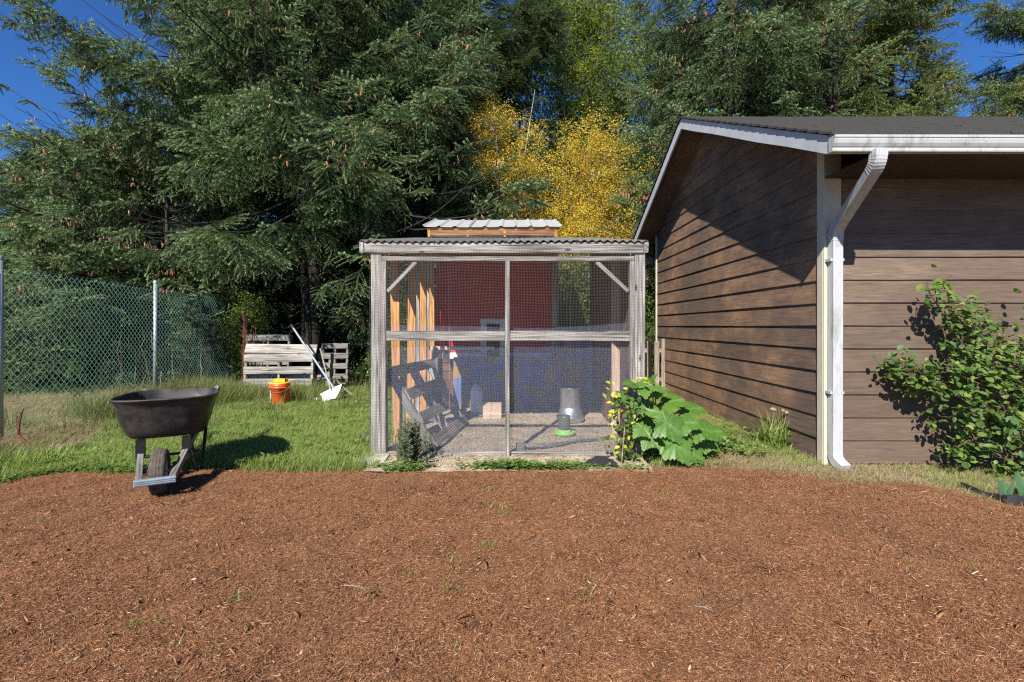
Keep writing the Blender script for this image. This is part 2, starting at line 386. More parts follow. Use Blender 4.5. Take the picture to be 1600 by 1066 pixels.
def mulch_mat(m, n, l, p):
    v = wpos(n)
    a = nz(n, l, mapv(n, l, v, (1,2.2,1)), 55, 7, .75, .8); b = nz(n, l, v, 7, 5, .65); big = nz(n, l, v, .9, 4, .6)
    vo = n.new('ShaderNodeTexVoronoi'); vo.inputs['Scale'].default_value = 70; l.new(mapv(n, l, v, (1,1.9,1)), vo.inputs['Vector'])
    c = ramp(n, l, a, [(.28, (.06,.024,.011)), (.48, (.20,.086,.039)), (.72, (.40,.19,.087))])
    c = mix(n, l, .35, c, mix(n, l, 1.0, c, vo.outputs['Color'], 'MULTIPLY'))
    hs = n.new('ShaderNodeHueSaturation'); l.new(c, hs.inputs['Color']); l.new(ramp(n, l, math_(n, l, 'ADD', math_(n, l, 'MULTIPLY', b, .5), math_(n, l, 'MULTIPLY', big, .5)), [(.38, (.75,)*3), (.62, (1.25,)*3)]), hs.inputs['Value'])
    l.new(hs.outputs[0], p.inputs['Base Color']); p.inputs['Roughness'].default_value = .92; p.inputs['Specular IOR Level'].default_value = .2
    bump(n, l, a, p, 1.0, .012)
M['mulch'] = mat('bark_mulch', mulch_mat)
def chip_mat(m, n, l, p):
    a_ = n.new('ShaderNodeAttribute'); a_.attribute_name = 'tone'
    f = nz(n, l, tc(n), 60, 4, .7)
    c = ramp(n, l, a_.outputs['Fac'], [(0, (.03,.015,.009)), (.22, (.125,.053,.026)), (.5, (.275,.118,.053)), (.75, (.45,.215,.10)), (.9, (.60,.35,.17)), (1, (.8,.62,.42))])
    c = mix(n, l, f, mix(n, l, .45, c, (.04,.02,.01)), c)
    w_ = nz(n, l, wpos(n), 1.6, 5, .7); c = mix(n, l, ramp(n, l, w_, [(.48, (0,0,0)), (.66, (.3,.3,.3))]), c, (.13,.07,.04))
    l.new(c, p.inputs['Base Color']); p.inputs['Roughness'].default_value = .85; p.inputs['Specular IOR Level'].default_value = .25
M['chip'] = mat('bark_chip', chip_mat)

def sheet(name, xs, ys, hf, m, mask=None):
    X, Y = np.meshgrid(xs, ys); Z = hf(X, Y); V = np.stack([X, Y, Z], -1).reshape(-1, 3)
    nx, ny = len(xs), len(ys); i = np.arange((ny-1)*(nx-1)); r = i//(nx-1); c = i % (nx-1); a = r*nx+c
    Fc = np.stack([a, a+1, a+nx+1, a+nx], 1)
    if mask is not None:
        keep = mask(X, Y).reshape(-1)[Fc].any(1); Fc = Fc[keep]
    me = mesh_np(name, V, Fc, m); me.shade_smooth(); return link(name, me)
def axis(a, b, step, lo, hi, g=1.35):
    x = list(np.arange(a, b+step/2, step)); s = step; q = x[0]
    while q > lo: s *= g; q -= s; x.insert(0, max(q, lo))
    s = step; q = x[-1]
    while q < hi: s *= g; q += s; x.append(min(q, hi))
    return np.array(x)
structure(sheet('ground', axis(-7, 7, .1, -300, 300), axis(1, 13, .1, -60, 420), ground_h, M['ground']))
structure(sheet('mulch_bed', axis(-4.4, 4.6, .025, -9, 9, 1.2), axis(1.2, 4.35, .022, -4, 4.6, 1.2), mulch_h, M['mulch'], lambda X, Y: Y < edge_y(X)+wob(X)+.03))

# bark chips: bent splinters lying on the mulch, one object
def chips(N, near):
    x = rng.uniform(-3.2, 3.4, N*4); y = rng.uniform(1.25, 4.3, N*4)
    vis = (np.abs(x) < y*1.12+.15) & (y < edge_y(x)+wob(x)+rng.normal(0, .035, len(x)))
    pr = rng.random(len(x)) < np.clip(2.0/y, .25, 1)
    k = np.where(vis & pr)[0][:N]; x = x[k]; y = y[k]; n = len(x)
    L = np.clip(rng.lognormal(-4.1, .5, n), .006, .07); W = L*rng.uniform(.08, .26, n); T = np.clip(W*.35, .001, .005)
    th = rng.normal(0, .75, n) + (rng.random(n) < .3)*rng.uniform(0, 3.14, n); ti = rng.normal(0, .28, n); ro = rng.normal(0, .35, n)
    z = mulch_h(x, y) + .0015 + np.abs(np.sin(ti))*L*.3 + rng.random(n)*.004
    # 8-vertex irregular splinter
    base = np.array([(-1,-.55,0),(-.35,-1,.1),(.5,-.85,-.1),(1,-.1,0),(.55,.9,.1),(-.45,.8,-.1),(0,-.1,1),(0,.1,-1)], float)
    V = np.repeat(base[None], n, 0) + rng.normal(0, .16, (n, 8, 3))
    V = V*np.stack([L, W, T], 1)[:, None, :]*[[[.5, .5, .5]]]
    V[:, :, 2] += (V[:, :, 0]/L[:, None])**2*L[:, None]*rng.uniform(-.25, .35, (n, 1))
    cr, sr = np.cos(ro), np.sin(ro); ct, st = np.cos(ti), np.sin(ti); ch, sh = np.cos(th), np.sin(th)
    X, Y, Z = V[..., 0], V[..., 1], V[..., 2]
    Y, Z = Y*cr[:, None]-Z*sr[:, None], Y*sr[:, None]+Z*cr[:, None]
    X, Z = X*ct[:, None]-Z*st[:, None], X*st[:, None]+Z*ct[:, None]
    X, Y = X*ch[:, None]-Y*sh[:, None], X*sh[:, None]+Y*ch[:, None]
    V = np.stack([X+x[:, None], Y+y[:, None], Z+z[:, None]], -1).reshape(-1, 3)
    tri = []
    for i in range(6):
        j = (i+1) % 6; tri += [(i, j, 6), (j, i, 7)]
    Fc = (np.array(tri)[None]+np.arange(n)[:, None, None]*8).reshape(-1, 3)
    tone = np.clip(rng.beta(2.6, 2.6, n) + (rng.random(n) < .045)*.45, 0, 1)
    return V, Fc, np.repeat(tone, 8)
V, Fc, tone = chips(62000, True)
stuff(link('bark_chips', mesh_np('bark_chips', V, Fc, M['chip'], {'tone': tone})))

def fibre_patch(seed, n=620, w_=.11):
    r_ = np.random.default_rng(seed); c = r_.normal(0, w_*.5, (n, 3)); c[:, 2] = r_.uniform(.0005, .006, n)
    L = r_.lognormal(-4.15, .5, n).clip(.005, .05); W = r_.uniform(.0005, .0013, n); th = r_.normal(0, .75, n); ti = r_.normal(0, .4, n)
    d = np.stack([np.cos(th)*np.cos(ti), np.sin(th)*np.cos(ti), np.sin(ti)], 1)*L[:, None]/2; s = np.stack([-np.sin(th), np.cos(th), r_.normal(0, .4, n)], 1)*W[:, None]; u_ = np.array([[0, 0, 1]])*W[:, None]*.9
    V = np.stack([c-d, c+s*.9, c+d, c-s, c+u_], 1).reshape(-1, 3); Fc = (np.array([(0,1,4)[::-1], (1,2,4)[::-1], (2,3,4)[::-1], (3,0,4)[::-1]])[None]+np.arange(n)[:, None, None]*5).reshape(-1, 3)
    return bpy.data.objects.new('fibre_patch', mesh_np('fibre_patch', V, Fc, M['chip'], {'tone': np.repeat(np.clip(r_.beta(2.3, 2.3, n)+(r_.random(n) < .04)*.35, 0, 1), 5)}))
FP = [fibre_patch(i) for i in range(4)]
x = rng.uniform(-4.3, 4.3, 9000); y = rng.uniform(1.2, 4.3, 9000); ok = (np.abs(x) < y*1.12+.3) & (y < edge_y(x)+wob(x)-.02); x, y = x[ok][:4200], y[ok][:4200]; n_ = len(x)
scatter('mulch_fibres', np.stack([x, y, mulch_h(x, y)], 1), np.stack([rng.normal(0, .05, n_), rng.normal(0, .05, n_), rng.normal(0, .5, n_)+3.14*(rng.random(n_) < .5)], 1), rng.uniform(.7, 1.1, n_), FP)

# ---------------------------------------------------------------- garage
D1 = 4.10; WX = 2.655; EYE = 3.465; RX = 2.276; RY = 6.487; FY2 = 2*RY-EYE; D2 = 8.80
ZT = lambda Y: (CH+303/F*3.465) + (CH+327/F*RY-CH-303/F*3.465)/(RY-EYE)*((Y-EYE) if Y <= RY else (2*RY-Y-EYE))   # roof top
SL = (327/F*RY-303/F*3.465)/(RY-EYE); FH = .155
XE = 9.5
gar = thing('garage', (WX, D1, 0), 'brown lap-sided garage with a white gutter and dark shingle roof beside the coop', 'garage')
def lap(name, P0, P1, P2, P3, m, nrm):
    """board with lower edge P0-P1, upper edge P3-P2 (wall plane), lower edge proud along nrm"""
    nrm = Vector(nrm); mb = MB()
    P0, P1, P2, P3 = map(Vector, (P0, P1, P2, P3)); t0, t1 = .021, .006
    N = 8; lo = [P0.lerp(P1, i/N) for i in range(N+1)]; hi = [P3.lerp(P2, i/N) for i in range(N+1)]
    ph = random.random()*6; v = []
    for i in range(N+1):
        w_ = .0018*math.sin(ph+i*1.3)
        v += [lo[i]+Vector((0,0,w_)), lo[i]+nrm*(t0+w_)+Vector((0,0,w_)), hi[i]+nrm*t1, hi[i]]
    f = []
    for i in range(N):
        a = i*4; b = a+4
        f += [(a, b, b+1, a+1), (a+1, b+1, b+2, a+2), (a+2, b+2, b+3, a+3)]
    f += [(0,1,2,3), (N*4+3, N*4+2, N*4+1, N*4)]
    mb.add(v, f); return mb.obj(name, m, gar)
EXP = .194
# front wall boards: two lengths per course with staggered butt joints
ztopF = CH+269/F*3.465
k = 0
while .013+k*EXP < ztopF+.05:
    z0 = .013+k*EXP; z1 = z0+EXP+.012; j = 5.9 + (k % 2)*1.3
    for (xa, xb) in ((WX+.115, j-.0015), (j+.0015, XE)):
        lap('siding_board', (xa, D1, z0), (xb, D1, z0), (xb, D1, z1), (xa, D1, z1), M['siding_front'], (0,-1,0))
    k += 1
zsof = lambda Y: ZT(Y) - .05
k = 0
while .013+k*EXP < zsof(RY)-.04:
    z0 = .013+k*EXP; z1 = z0+EXP+.012
    def yr(z):
        d = max(0, (z-zsof(D1))/SL); return D1+.06+max(0, d-.06), D2-max(0, (z-zsof(D2))/SL)
    a0, b0 = yr(z0); a1, b1 = yr(z1)
    if b1-a1 < .05: a1 = b1 = RY
    lap('siding_board', (WX, b0, z0), (WX, a0, z0), (WX, a1, z1), (WX, b1, z1), M['siding_side'], (-1,0,0))
    k += 1
# sheathing behind the boards
mb = MB(); mb.add([(WX+.004, D1+.004, 0), (WX+.004, D2, 0), (WX+.004, D2, zsof(D2)), (WX+.004, RY, zsof(RY)), (WX+.004, D1+.004, zsof(D1)),
        (WX+.06, D1+.06, 0), (WX+.06, D2, 0), (WX+.06, D2, zsof(D2)), (WX+.06, RY, zsof(RY)), (WX+.06, D1+.06, zsof(D1))],
        [(0,1,2,3,4), (9,8,7,6,5), (0,5,6,1), (1,6,7,2), (0,4,9,5)])
mb.obj('sheathing', M['black_steel'], gar)
MB().box(((WX+XE)/2, D1+.03, ztopF/2), (XE-WX-.02, .05, ztopF)).obj('sheathing', M['black_steel'], gar)
MB().box(((WX+XE)/2, D2+.03, 1.25), (XE-WX, .05, 2.5)).obj('back_wall', M['siding_front'], gar)
MB().box((XE+.03, (D1+D2)/2, 1.25), (.05, D2-D1, 2.5)).obj('end_wall', M['siding_side'], gar)
# foundation strip
MB().box(((WX+XE)/2+.02, D1+.025, -.04), (XE-WX, .03, .10)).obj('foundation', M['stone'], gar)
MB().box((WX+.03, (D1+D2)/2, -.04), (.03, D2-D1, .10)).obj('foundation', M['stone'], gar)
# corner trim
zc = ZT(D1)-.06
board('corner_trim', (WX+.042, D1-.027, 0), (WX+.042, D1-.027, zc), .145, .018, M['yellow_ply'], gar, (0,-1,0), .001)
board('corner_trim', (WX-.0225, D1+.020, 0), (WX-.0225, D1+.020, zc), .075, .018, M['yellow_ply'], gar, (-1,0,0), .001)
board('corner_trim', (WX-.026, D2+.005, 0), (WX-.026, D2+.005, zsof(D2)-.03), .07, .018, M['yellow_ply'], gar, (-1,0,0), .001)
# roof: deck, shingles, fascias
def slab(name, m, x0, x1, ya, yb, zo, th, parent=gar):
    za, zb = ZT(ya)+zo, ZT(yb)+zo; mb = MB()
    mb.add([(x0,ya,za-th),(x1,ya,za-th),(x1,yb,zb-th),(x0,yb,zb-th),(x0,ya,za),(x1,ya,za),(x1,yb,zb),(x0,yb,zb)],
           [(0,3,2,1),(4,5,6,7),(0,1,5,4),(1,2,6,5),(2,3,7,6),(3,0,4,7)]); return mb.obj(name, m, parent)
slab('roof_deck', M['eave_shade_brown'], RX+.02, XE+.4, EYE+.02, RY, -.03, .018)
slab('roof_deck', M['siding_side'], RX+.02, XE+.4, RY, FY2-.02, -.03, .018)
mb = MB(); ncs = 22
for s in range(2):
    for i in range(ncs):
        ya = EYE-.06+(RY-EYE+.06)*i/ncs; yb = EYE-.06+(RY-EYE+.06)*(i+1)/ncs
        if s: ya, yb = 2*RY-ya, 2*RY-yb
        x = RX-.03
        while x < XE+.42:
            wd = random.choice((.33, .33, .3)) ; x2 = min(x+wd, XE+.42); j = random.uniform(-.004, .004); h = random.uniform(-.002, .003)
            z = lambda Y: CH+303/F*3.465+SL*((Y if Y <= RY else 2*RY-Y)-EYE)
            sg = -1 if not s else 1
            a_ = (x+.002, ya+sg*(.012+j), z(ya)+.007+h); b_ = (x2-.002, ya+sg*(.012+j), z(ya)+.007+h); c_ = (x2-.002, yb, z(yb)+.0005); d_ = (x+.002, yb, z(yb)+.0005)
            lo = [(q[0], q[1], q[2]-.018) for q in (a_, b_, c_, d_)]
            mb.add([a_, b_, c_, d_]+lo, [(0,1,2,3), (1,0,4,5), (0,3,7,4), (2,1,5,6)] if not s else [(3,2,1,0), (0,1,5,4), (3,0,4,7), (1,2,6,5)])
            x = x2
stuff(mb.obj('shingles', M['shingle'], gar))
mb = MB(); mb.tube([(RX-.03, RY, ZT(RY)-.02), (XE+.42, RY, ZT(RY)-.02)], .02, 8); mb.obj('ridge_cap', M['shingle'], gar)
def rake(ya, yb):
    zo = -.022; mb = MB(); za, zb = ZT(ya)+zo, ZT(yb)+zo; h = FH-.02; n_ = 6; v = []; f = []
    for i in range(n_+1):
        t = i/n_; y = ya+(yb-ya)*t; z = za+(zb-za)*t; wv = .004*math.sin(i*2.1)
        v += [(RX-.01, y, z-h+wv), (RX+.012, y, z-h+wv), (RX+.012, y, z), (RX-.01, y, z)]
    for i in range(n_):
        a = i*4; f += [(a, a+1, a+5, a+4), (a+1, a+2, a+6, a+5), (a+2, a+3, a+7, a+6), (a+3, a, a+4, a+7)]
    f += [(3,2,1,0), (n_*4, n_*4+1, n_*4+2, n_*4+3)]
    mb.add(v, f); return mb.obj('rake_fascia', M['fascia'], gar)
rake(EYE, RY-.001); rake(RY+.001, FY2)
zf = CH+303/F*3.465
MB().box(((RX+XE)/2+.2, EYE-.011, zf-.02-FH/2+.01), (XE-RX+.4, .022, FH-.02)).obj('eave_fascia', M['yellow_ply'], gar)
MB().box(((RX+XE)/2+.2, FY2+.011, zf-.02-FH/2+.01), (XE-RX+.4, .022, FH-.02)).obj('eave_fascia', M['yellow_ply'], gar)
MB().box(((WX+XE)/2-.01, (EYE+D1)/2-.005, zf-FH+.012), (XE-WX+.03, D1-EYE-.055, .01)).obj('soffit', M['eave_shade_brown'], gar)
# gutter (K profile swept along the eave)
gt = CH+303/F*3.34
prof = [(EYE-.025, gt-.005), (EYE-.025, gt-.108), (3.385, gt-.108), (3.381, gt-.098), (3.383, gt-.083), (3.372, gt-.076), (3.352, gt-.055), (3.343, gt-.030), (3.343, gt-.022), (3.334, gt-.018), (3.332, gt-.002), (3.338, gt), (3.348, gt-.003),
        (3.346, gt-.012), (3.350, gt-.028), (3.378, gt-.074), (3.390, gt-.1), (EYE-.03, gt-.1), (EYE-.03, gt-.005)]
prof = [(3.442-(3.442-a)*.62, b) for a, b in prof]
mb = MB(); n_ = len(prof); xs = [RX-.02, RX-.014]+list(np.arange(3.5, XE+.4, .6)); v = []
for i, x in enumerate(xs):
    sag = .002*math.sin(i*1.7)
    v += [(x, y, z+sag) for y, z in prof]
f = [(i*n_+k, (i+1)*n_+k, (i+1)*n_+(k+1) % n_, i*n_+(k+1) % n_) for i in range(len(xs)-1) for k in range(n_)]
mb.add(v, f)
mb.add([(RX-.022, y, z) for y, z in prof[:13]]+[(RX-.018, y, z) for y, z in prof[:13]], [tuple(range(13)), tuple(range(13, 26))[::-1]])
gut = mb.obj('gutter', M['gutter'], gar)
# downspout: grooved rectangular pipe, two elbows, kick-out at the bottom
def dspout(name, pts, hw=.043, hd=.034, crimp=()):
    pts = [Vector(q) for q in pts]; v = []; f = []; ring = []
    K = 9
    for side, (ax, ay, bx, by) in enumerate(((-1,-1,1,-1), (1,-1,1,1), (1,1,-1,1), (-1,1,-1,-1))):
        for i in range(K):
            t = i/K; x = (ax+(bx-ax)*t)*hw; y = (ay+(by-ay)*t)*hd
            g = -.0013 if (i % 2 == 1) else 0
            if side == 0: y -= g
            if side == 2: y += g
            if side == 1: x += g
            if side == 3: x -= g
            ring.append((x, y))
    m_ = len(ring)
    for i, p in enumerate(pts):
        d = (pts[min(i+1, len(pts)-1)]-pts[max(0, i-1)]).normalized()
        xa = Vector((1,0,0)); xa = (xa-d*xa.dot(d)).normalized(); ya = d.cross(xa)
        if ya.y < 0: ya = -ya
        s = 1-.045*(i % 2) if i in crimp else 1
        v += [p+xa*a*s+ya*b*s for a, b in ring]
    f = [(i*m_+k, i*m_+(k+1) % m_, (i+1)*m_+(k+1) % m_, (i+1)*m_+k) for i in range(len(pts)-1) for k in range(m_)]
    f += [tuple(range(m_)), tuple((len(pts)-1)*m_+k for k in range(m_))[::-1]]
    return MB().add(v, f).obj(name, M['gutter'], gar)
def bez(a, b, c, n=12): return [Vector(a)*(1-t)**2+Vector(b)*2*t*(1-t)+Vector(c)*t*t for t in np.linspace(0, 1, n)]
T0 = Vector((573*3.40/F, 3.40, gt-.098)); T1 = Vector((T0.x-.004, 3.405, T0.z-.10)); TD = Vector((505*4.02/F, 4.015, CH+150/F*4.02))
dirn = (TD-T1).normalized()
top = [T0, T0.lerp(T1, .35)] + bez(T0.lerp(T1, .45), T1, T1+dirn*.07, 13)
dspout('downspout_elbow', top, crimp=range(3, 15))
low = bez(TD-dirn*.08, TD, TD-Vector((0,0,.09)), 13)
dspout('downspout', [T1+dirn*.068, TD-dirn*.075], .041, .032)
dspout('downspout_elbow', low, crimp=range(1, 12))
vb = TD-Vector((0,0,.085)); vb0 = Vector((TD.x-.003, 4.015, .10))
dspout('downspout', [vb, vb.lerp(vb0, .5), vb0], .041, .032)
dspout('downspout_elbow', [vb0+Vector((0,0,.01))]+bez(vb0, vb0-Vector((0,0,.045)), vb0+Vector((.012,-.10,-.085)), 8), .043, .034, crimp=range(2, 7))
for z in (.62, 1.72): MB().box((TD.x, 4.03, z), (.115, .075, .022)).obj('downspout_strap', M['gutter'], gar)
# ---------------------------------------------------------------- chicken run (coop)
CY = 4.34; S = CY/F
def cx(px): return (px-800)*S
def cz(py): return CH-(py-HY)*S
coop = thing('chicken_run', (0, CY, 0), 'weathered wooden chicken run with netted front under a corrugated roof', 'chicken run')
gw = M['grey_wood']
CL, CR, CB = -1.26, 1.19, 6.8
zh0, zh1 = cz(396.3), cz(379.7)
board('header_beam', (cx(571), CY-.02, (zh0+zh1)/2), (cx(1004), CY-.02, (zh0+zh1)/2), zh1-zh0, .038, gw, coop)
RZ = lambda Y: 1.915+(2.40-1.93)/2.46*(Y-4.34)
for sx in (cx(567), cx(1008)):
    board('side_beam', (sx, CY-.045, (zh0+zh1)/2), (sx, CB, RZ(CB)-.05), zh1-zh0, .038, M['brown_wood'] if sx > 5 else gw, coop, (1,0,0))
board('post', (cx(588.6), CY+.025, -.02), (cx(588.6), CY+.025, zh0), .089, .089, gw, coop)
board('post', (cx(999.3), CY+.025, -.02), (cx(999.3), CY+.025, zh0), .089, .089, gw, coop)
board('screen_plate', (cx(597), CY-.002, cz(405)), (cx(990.5), CY-.002, cz(405)), .040, .035, gw, coop)
for a, b in ((596.9, 604), (984, 991)):
    board('screen_stud', (cx((a+b)/2), CY+.012, -.01), (cx((a+b)/2), CY+.012, cz(408.4)), (b-a)*S, .07, gw, coop)
board('centre_stud', (cx(793), CY-.012, -.01), (cx(793), CY-.012, cz(408.4)), 7.0*S, .05, gw, coop)
zr = cz(525)
board('mid_rail', (cx(604.5), CY+.0, zr), (cx(789), CY+.0, zr), .088, .037, gw, coop)
board('mid_rail', (cx(797), CY+.0, zr), (cx(983.5), CY+.0, zr), .088, .037, gw, coop)
board('brace', (cx(605.5), CY+.005, cz(456)), (cx(650), CY+.005, cz(409.5)), .034, .03, gw, coop)
board('brace', (cx(982), CY+.005, cz(455)), (cx(932), CY+.005, cz(409.5)), .034, .03, gw, coop)
board('bottom_rail', (cx(604.5), CY+.02, .012), (cx(983.5), CY+.02, .012), .06, .036, gw, coop)
# side studs (left, lit cedar) and right-hand boards
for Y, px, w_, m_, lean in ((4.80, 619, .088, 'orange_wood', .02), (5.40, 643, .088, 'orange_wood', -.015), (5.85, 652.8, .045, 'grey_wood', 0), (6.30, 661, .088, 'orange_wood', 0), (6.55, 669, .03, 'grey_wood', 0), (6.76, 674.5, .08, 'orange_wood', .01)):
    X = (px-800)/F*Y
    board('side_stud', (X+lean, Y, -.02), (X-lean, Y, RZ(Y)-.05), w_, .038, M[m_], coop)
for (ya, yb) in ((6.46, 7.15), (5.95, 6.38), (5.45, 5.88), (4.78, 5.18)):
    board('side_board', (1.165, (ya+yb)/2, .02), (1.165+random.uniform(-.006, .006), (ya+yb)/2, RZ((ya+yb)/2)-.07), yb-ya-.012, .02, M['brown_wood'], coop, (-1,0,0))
board('side_stud', (1.12, 5.22, -.01), (1.12, 5.22, RZ(5.22)-.08), .088, .038, M['pink_wood'], coop, (0,-1,0))
board('side_rail', (1.14, CY+.08, 1.05), (1.14, CB, 1.05), .07, .035, M['brown_wood'], coop, (-1,0,0))
# back wall of the run: posts, low boards under the hen house and on the right
for px in (867, 1000): board('back_post', ((px-800)/F*CB, CB, -.02), ((px-800)/F*CB, CB, RZ(CB)-.1), .088, .05, M['grey_wood'], coop)
board('back_beam', (CL, CB+.03, RZ(CB)-.07), (CR, CB+.03, RZ(CB)-.07), .09, .038, M['brown_wood'], coop)
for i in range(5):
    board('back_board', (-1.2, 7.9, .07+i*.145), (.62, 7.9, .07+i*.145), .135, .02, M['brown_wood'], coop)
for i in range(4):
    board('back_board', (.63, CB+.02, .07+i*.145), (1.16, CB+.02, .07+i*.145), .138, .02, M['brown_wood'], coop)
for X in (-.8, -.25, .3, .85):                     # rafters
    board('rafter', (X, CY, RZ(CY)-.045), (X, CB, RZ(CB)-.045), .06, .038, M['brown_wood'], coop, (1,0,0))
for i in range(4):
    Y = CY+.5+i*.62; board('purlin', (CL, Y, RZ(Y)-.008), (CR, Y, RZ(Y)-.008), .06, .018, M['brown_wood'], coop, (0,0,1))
def corrugated(name, x0, x1, ya, yb, zf, m, parent, pitch=.068, amp=.0085, sine=True, lip=0):
    n_ = int((x1-x0)/pitch*8); ys = np.linspace(ya, yb, 7); v = []; 
    for y in ys:
        for i in range(n_+1):
            x = x0+(x1-x0)*i/n_; ph = (x-x0)/pitch*2*math.pi
            z = amp*math.sin(ph) if sine else amp*2*max(0, math.cos(ph))**6
            v.append((x, y+random.uniform(-.0015, .0015), zf(y)+z+.004*math.sin(x*3.1)))
    m_ = n_+1; f = [(r*m_+i, r*m_+i+1, (r+1)*m_+i+1, (r+1)*m_+i) for r in range(len(ys)-1) for i in range(n_)]
    k = len(v); v += [(a, b, c-.0016) for a, b, c in v]; f += [(k+a, k+d, k+c, k+b) for a, b, c, d in f]
    f += [(i, k+i, k+i+1, i+1) for i in range(n_)]
    return MB().add(v, f).obj(name, m, parent, smooth=False)
for i in range(4):
    x0 = cx(565.5)+i*.635; x1 = min(x0+.66, cx(1011))
    corrugated('roof_panel', x0, x1, CY-.06, CB+.12, lambda y, i=i: RZ(y)+.022+.0022*(i % 2), M['corrugated'], coop)
# coarse bird netting (real wires) over the whole front
def wires_front(z0, z1, x0, x1, pitch, r, yf, wav=.004):
    V = []; Q = []; k = 0
    nx = int((x1-x0)/pitch); nzz = int((z1-z0)/pitch)
    for vert in (True, False):
        for i in range((nx if vert else nzz)+1):
            L0, L1 = (z0, z1) if vert else (x0, x1); ns = 14; t = np.linspace(L0, L1, ns)
            c = (x0+i*pitch) if vert else (z0+i*pitch)
            c = c + wav*np.sin(t*5+i*.11)+wav*.7*np.sin(t*11+i*.23+1) + rng.normal(0, .0004)
            x, z = (c, t) if vert else (t, c)
            y = yf + .003*np.sin(x*9+z*7)
            for s in (-1, 1):
                P = np.stack([x+(s*r if vert else 0), np.full(ns, 0)+y, z+(0 if vert else s*r)], 1); V.append(P)
            a = k+np.arange(ns-1); Q.append(np.stack([a, a+1, a+ns+1, a+ns], 1)); k += 2*ns
    return np.concatenate(V), np.concatenate(Q)
V, Q = wires_front(.02, zh1-.01, cx(580), cx(1007), .0135, .00036, CY-.055)
V2 = V.copy(); V2[:, 1] += .0009
Q = np.concatenate([Q, Q[:, ::-1]+len(V)]); V = np.concatenate([V, V2])
stuff(link('bird_netting', mesh_np('bird_netting', V, Q, M['net_wire']), coop))
# back netting beside the hen house
V, Q = wires_front(.6, RZ(CB)-.1, .62, 1.14, .0135, .0007, CB-.04)
stuff(link('bird_netting', mesh_np('bird_netting', V, Q, M['net_wire']), coop))
# fine insect screen over the lower half: thin cloth with an open weave
def screen_mat(m, n, l, p):
    v = wpos(n); sep = n.new('ShaderNodeSeparateXYZ'); l.new(v, sep.inputs[0])
    def th(o, sc_):
        a = math_(n, l, 'FRACT', math_(n, l, 'MULTIPLY', o, sc_)); return math_(n, l, 'LESS_THAN', a, .085)
    wv = nz(n, l, v, 3.0, 2); s1 = math_(n, l, 'ADD', sep.outputs[0], math_(n, l, 'MULTIPLY', wv, .05)); s2 = math_(n, l, 'ADD', sep.outputs[2], math_(n, l, 'MULTIPLY', wv, .05))
    f = math_(n, l, 'MAXIMUM', th(s1, 410), th(s2, 410))
    tr = n.new('ShaderNodeBsdfTransparent'); ms = n.new('ShaderNodeMixShader')
    l.new(f, ms.inputs[0]); l.new(tr.outputs[0], ms.inputs[1]); l.new(p.outputs[0], ms.inputs[2]); l.new(ms.outputs[0], n['Material Output'].inputs[0])
    p.inputs['Base Color'].default_value = (.20, .23, .33, 1); p.inputs['Roughness'].default_value = .6
M['screen'] = mat('insect_screen', screen_mat)
mb = MB(); n_ = 44; rows = 10; v = []
tops = [(580, 505), (640, 508.5), (740, 510), (793, 512), (862, 513.5), (872, 511.5), (925, 509), (990, 504), (1000, 506)]
x_a, x_b = 603, 985
for r in range(rows+1):
    for i in range(n_+1):
        px = x_a+(x_b-x_a)*i/n_; zt = cz(np.interp(px, [t[0] for t in tops], [t[1] for t in tops]))
        t = r/rows; z = .005+(zt-.005)*t
        X = cx(px)
        v.append((X, CY+.055+.004*math.sin(px*.11+t*4)+.003*math.sin(px*.043), z))
f = [(r*(n_+1)+i, r*(n_+1)+i+1, (r+1)*(n_+1)+i+1, (r+1)*(n_+1)+i) for r in range(rows) for i in range(n_)]
mb.add(v, f).obj('insect_screen', M['screen'], coop, smooth=True)
MB().add([(cx(578.5)-.004, CY-.066, 0), (cx(578.5)-.008, CY+.5, 0), (cx(578.5)-.012, CY+.5, cz(505)), (cx(578.5)-.004, CY-.066, cz(505)), (cx(578.5)-.03, CY+.2, .6)],
         [(0,1,4), (1,2,4), (2,3,4), (3,0,4)]).obj('insect_screen', M['screen'], coop)
# flap of screen on the left wall outside
# litter floor
def litter_mat(m, n, l, p):
    v = wpos(n); f = nz(n, l, v, 60, 6, .8); g = nz(n, l, v, 5, 4, .6)
    c = ramp(n, l, f, [(.3, (.20,.155,.095)), (.5, (.46,.375,.26)), (.68, (.78,.66,.47))]); c = mix(n, l, ramp(n, l, g, [(.4, (0,0,0)), (.65, (.5,.5,.5))]), c, (.25,.18,.12))
    l.new(c, p.inputs['Base Color']); p.inputs['Roughness'].default_value = .95; bump(n, l, f, p, .9, .012)
M['litter'] = mat('straw_litter', litter_mat)
structure(sheet('litter_floor', np.linspace(-1.2, 1.15, 60), np.linspace(3.86, 6.85, 68), lambda X, Y: .012+.014*fbm(X, Y, 2., 9.)+.008*fbm(X, Y, 9., 1.)+.03*np.clip((Y-5)/1.5, 0, 1), M['litter']))
N = 9000
P = np.stack([rng.uniform(-1.19, 1.14, N), rng.uniform(3.95, 6.8, N)], 1); hz = .014+.014*fbm(P[:, 0], P[:, 1], 2., 9.)+.008*fbm(P[:, 0], P[:, 1], 9., 1.)+.03*np.clip((P[:, 1]-5)/1.5, 0, 1)
L = rng.uniform(.008, .03, N); th = rng.uniform(0, 3.14, N); W = rng.uniform(.0015, .005, N)
dx, dy = np.cos(th)*L/2, np.sin(th)*L/2; ex, ey = -np.sin(th)*W, np.cos(th)*W
V = np.stack([np.stack([P[:, 0]+a*dx+b*ex, P[:, 1]+a*dy+b*ey, hz+.003+(a > 0)*rng.uniform(0, .008, N)], 1) for a, b in ((-1, -1), (1, -1), (1, 1), (-1, 1))], 1).reshape(-1, 3)
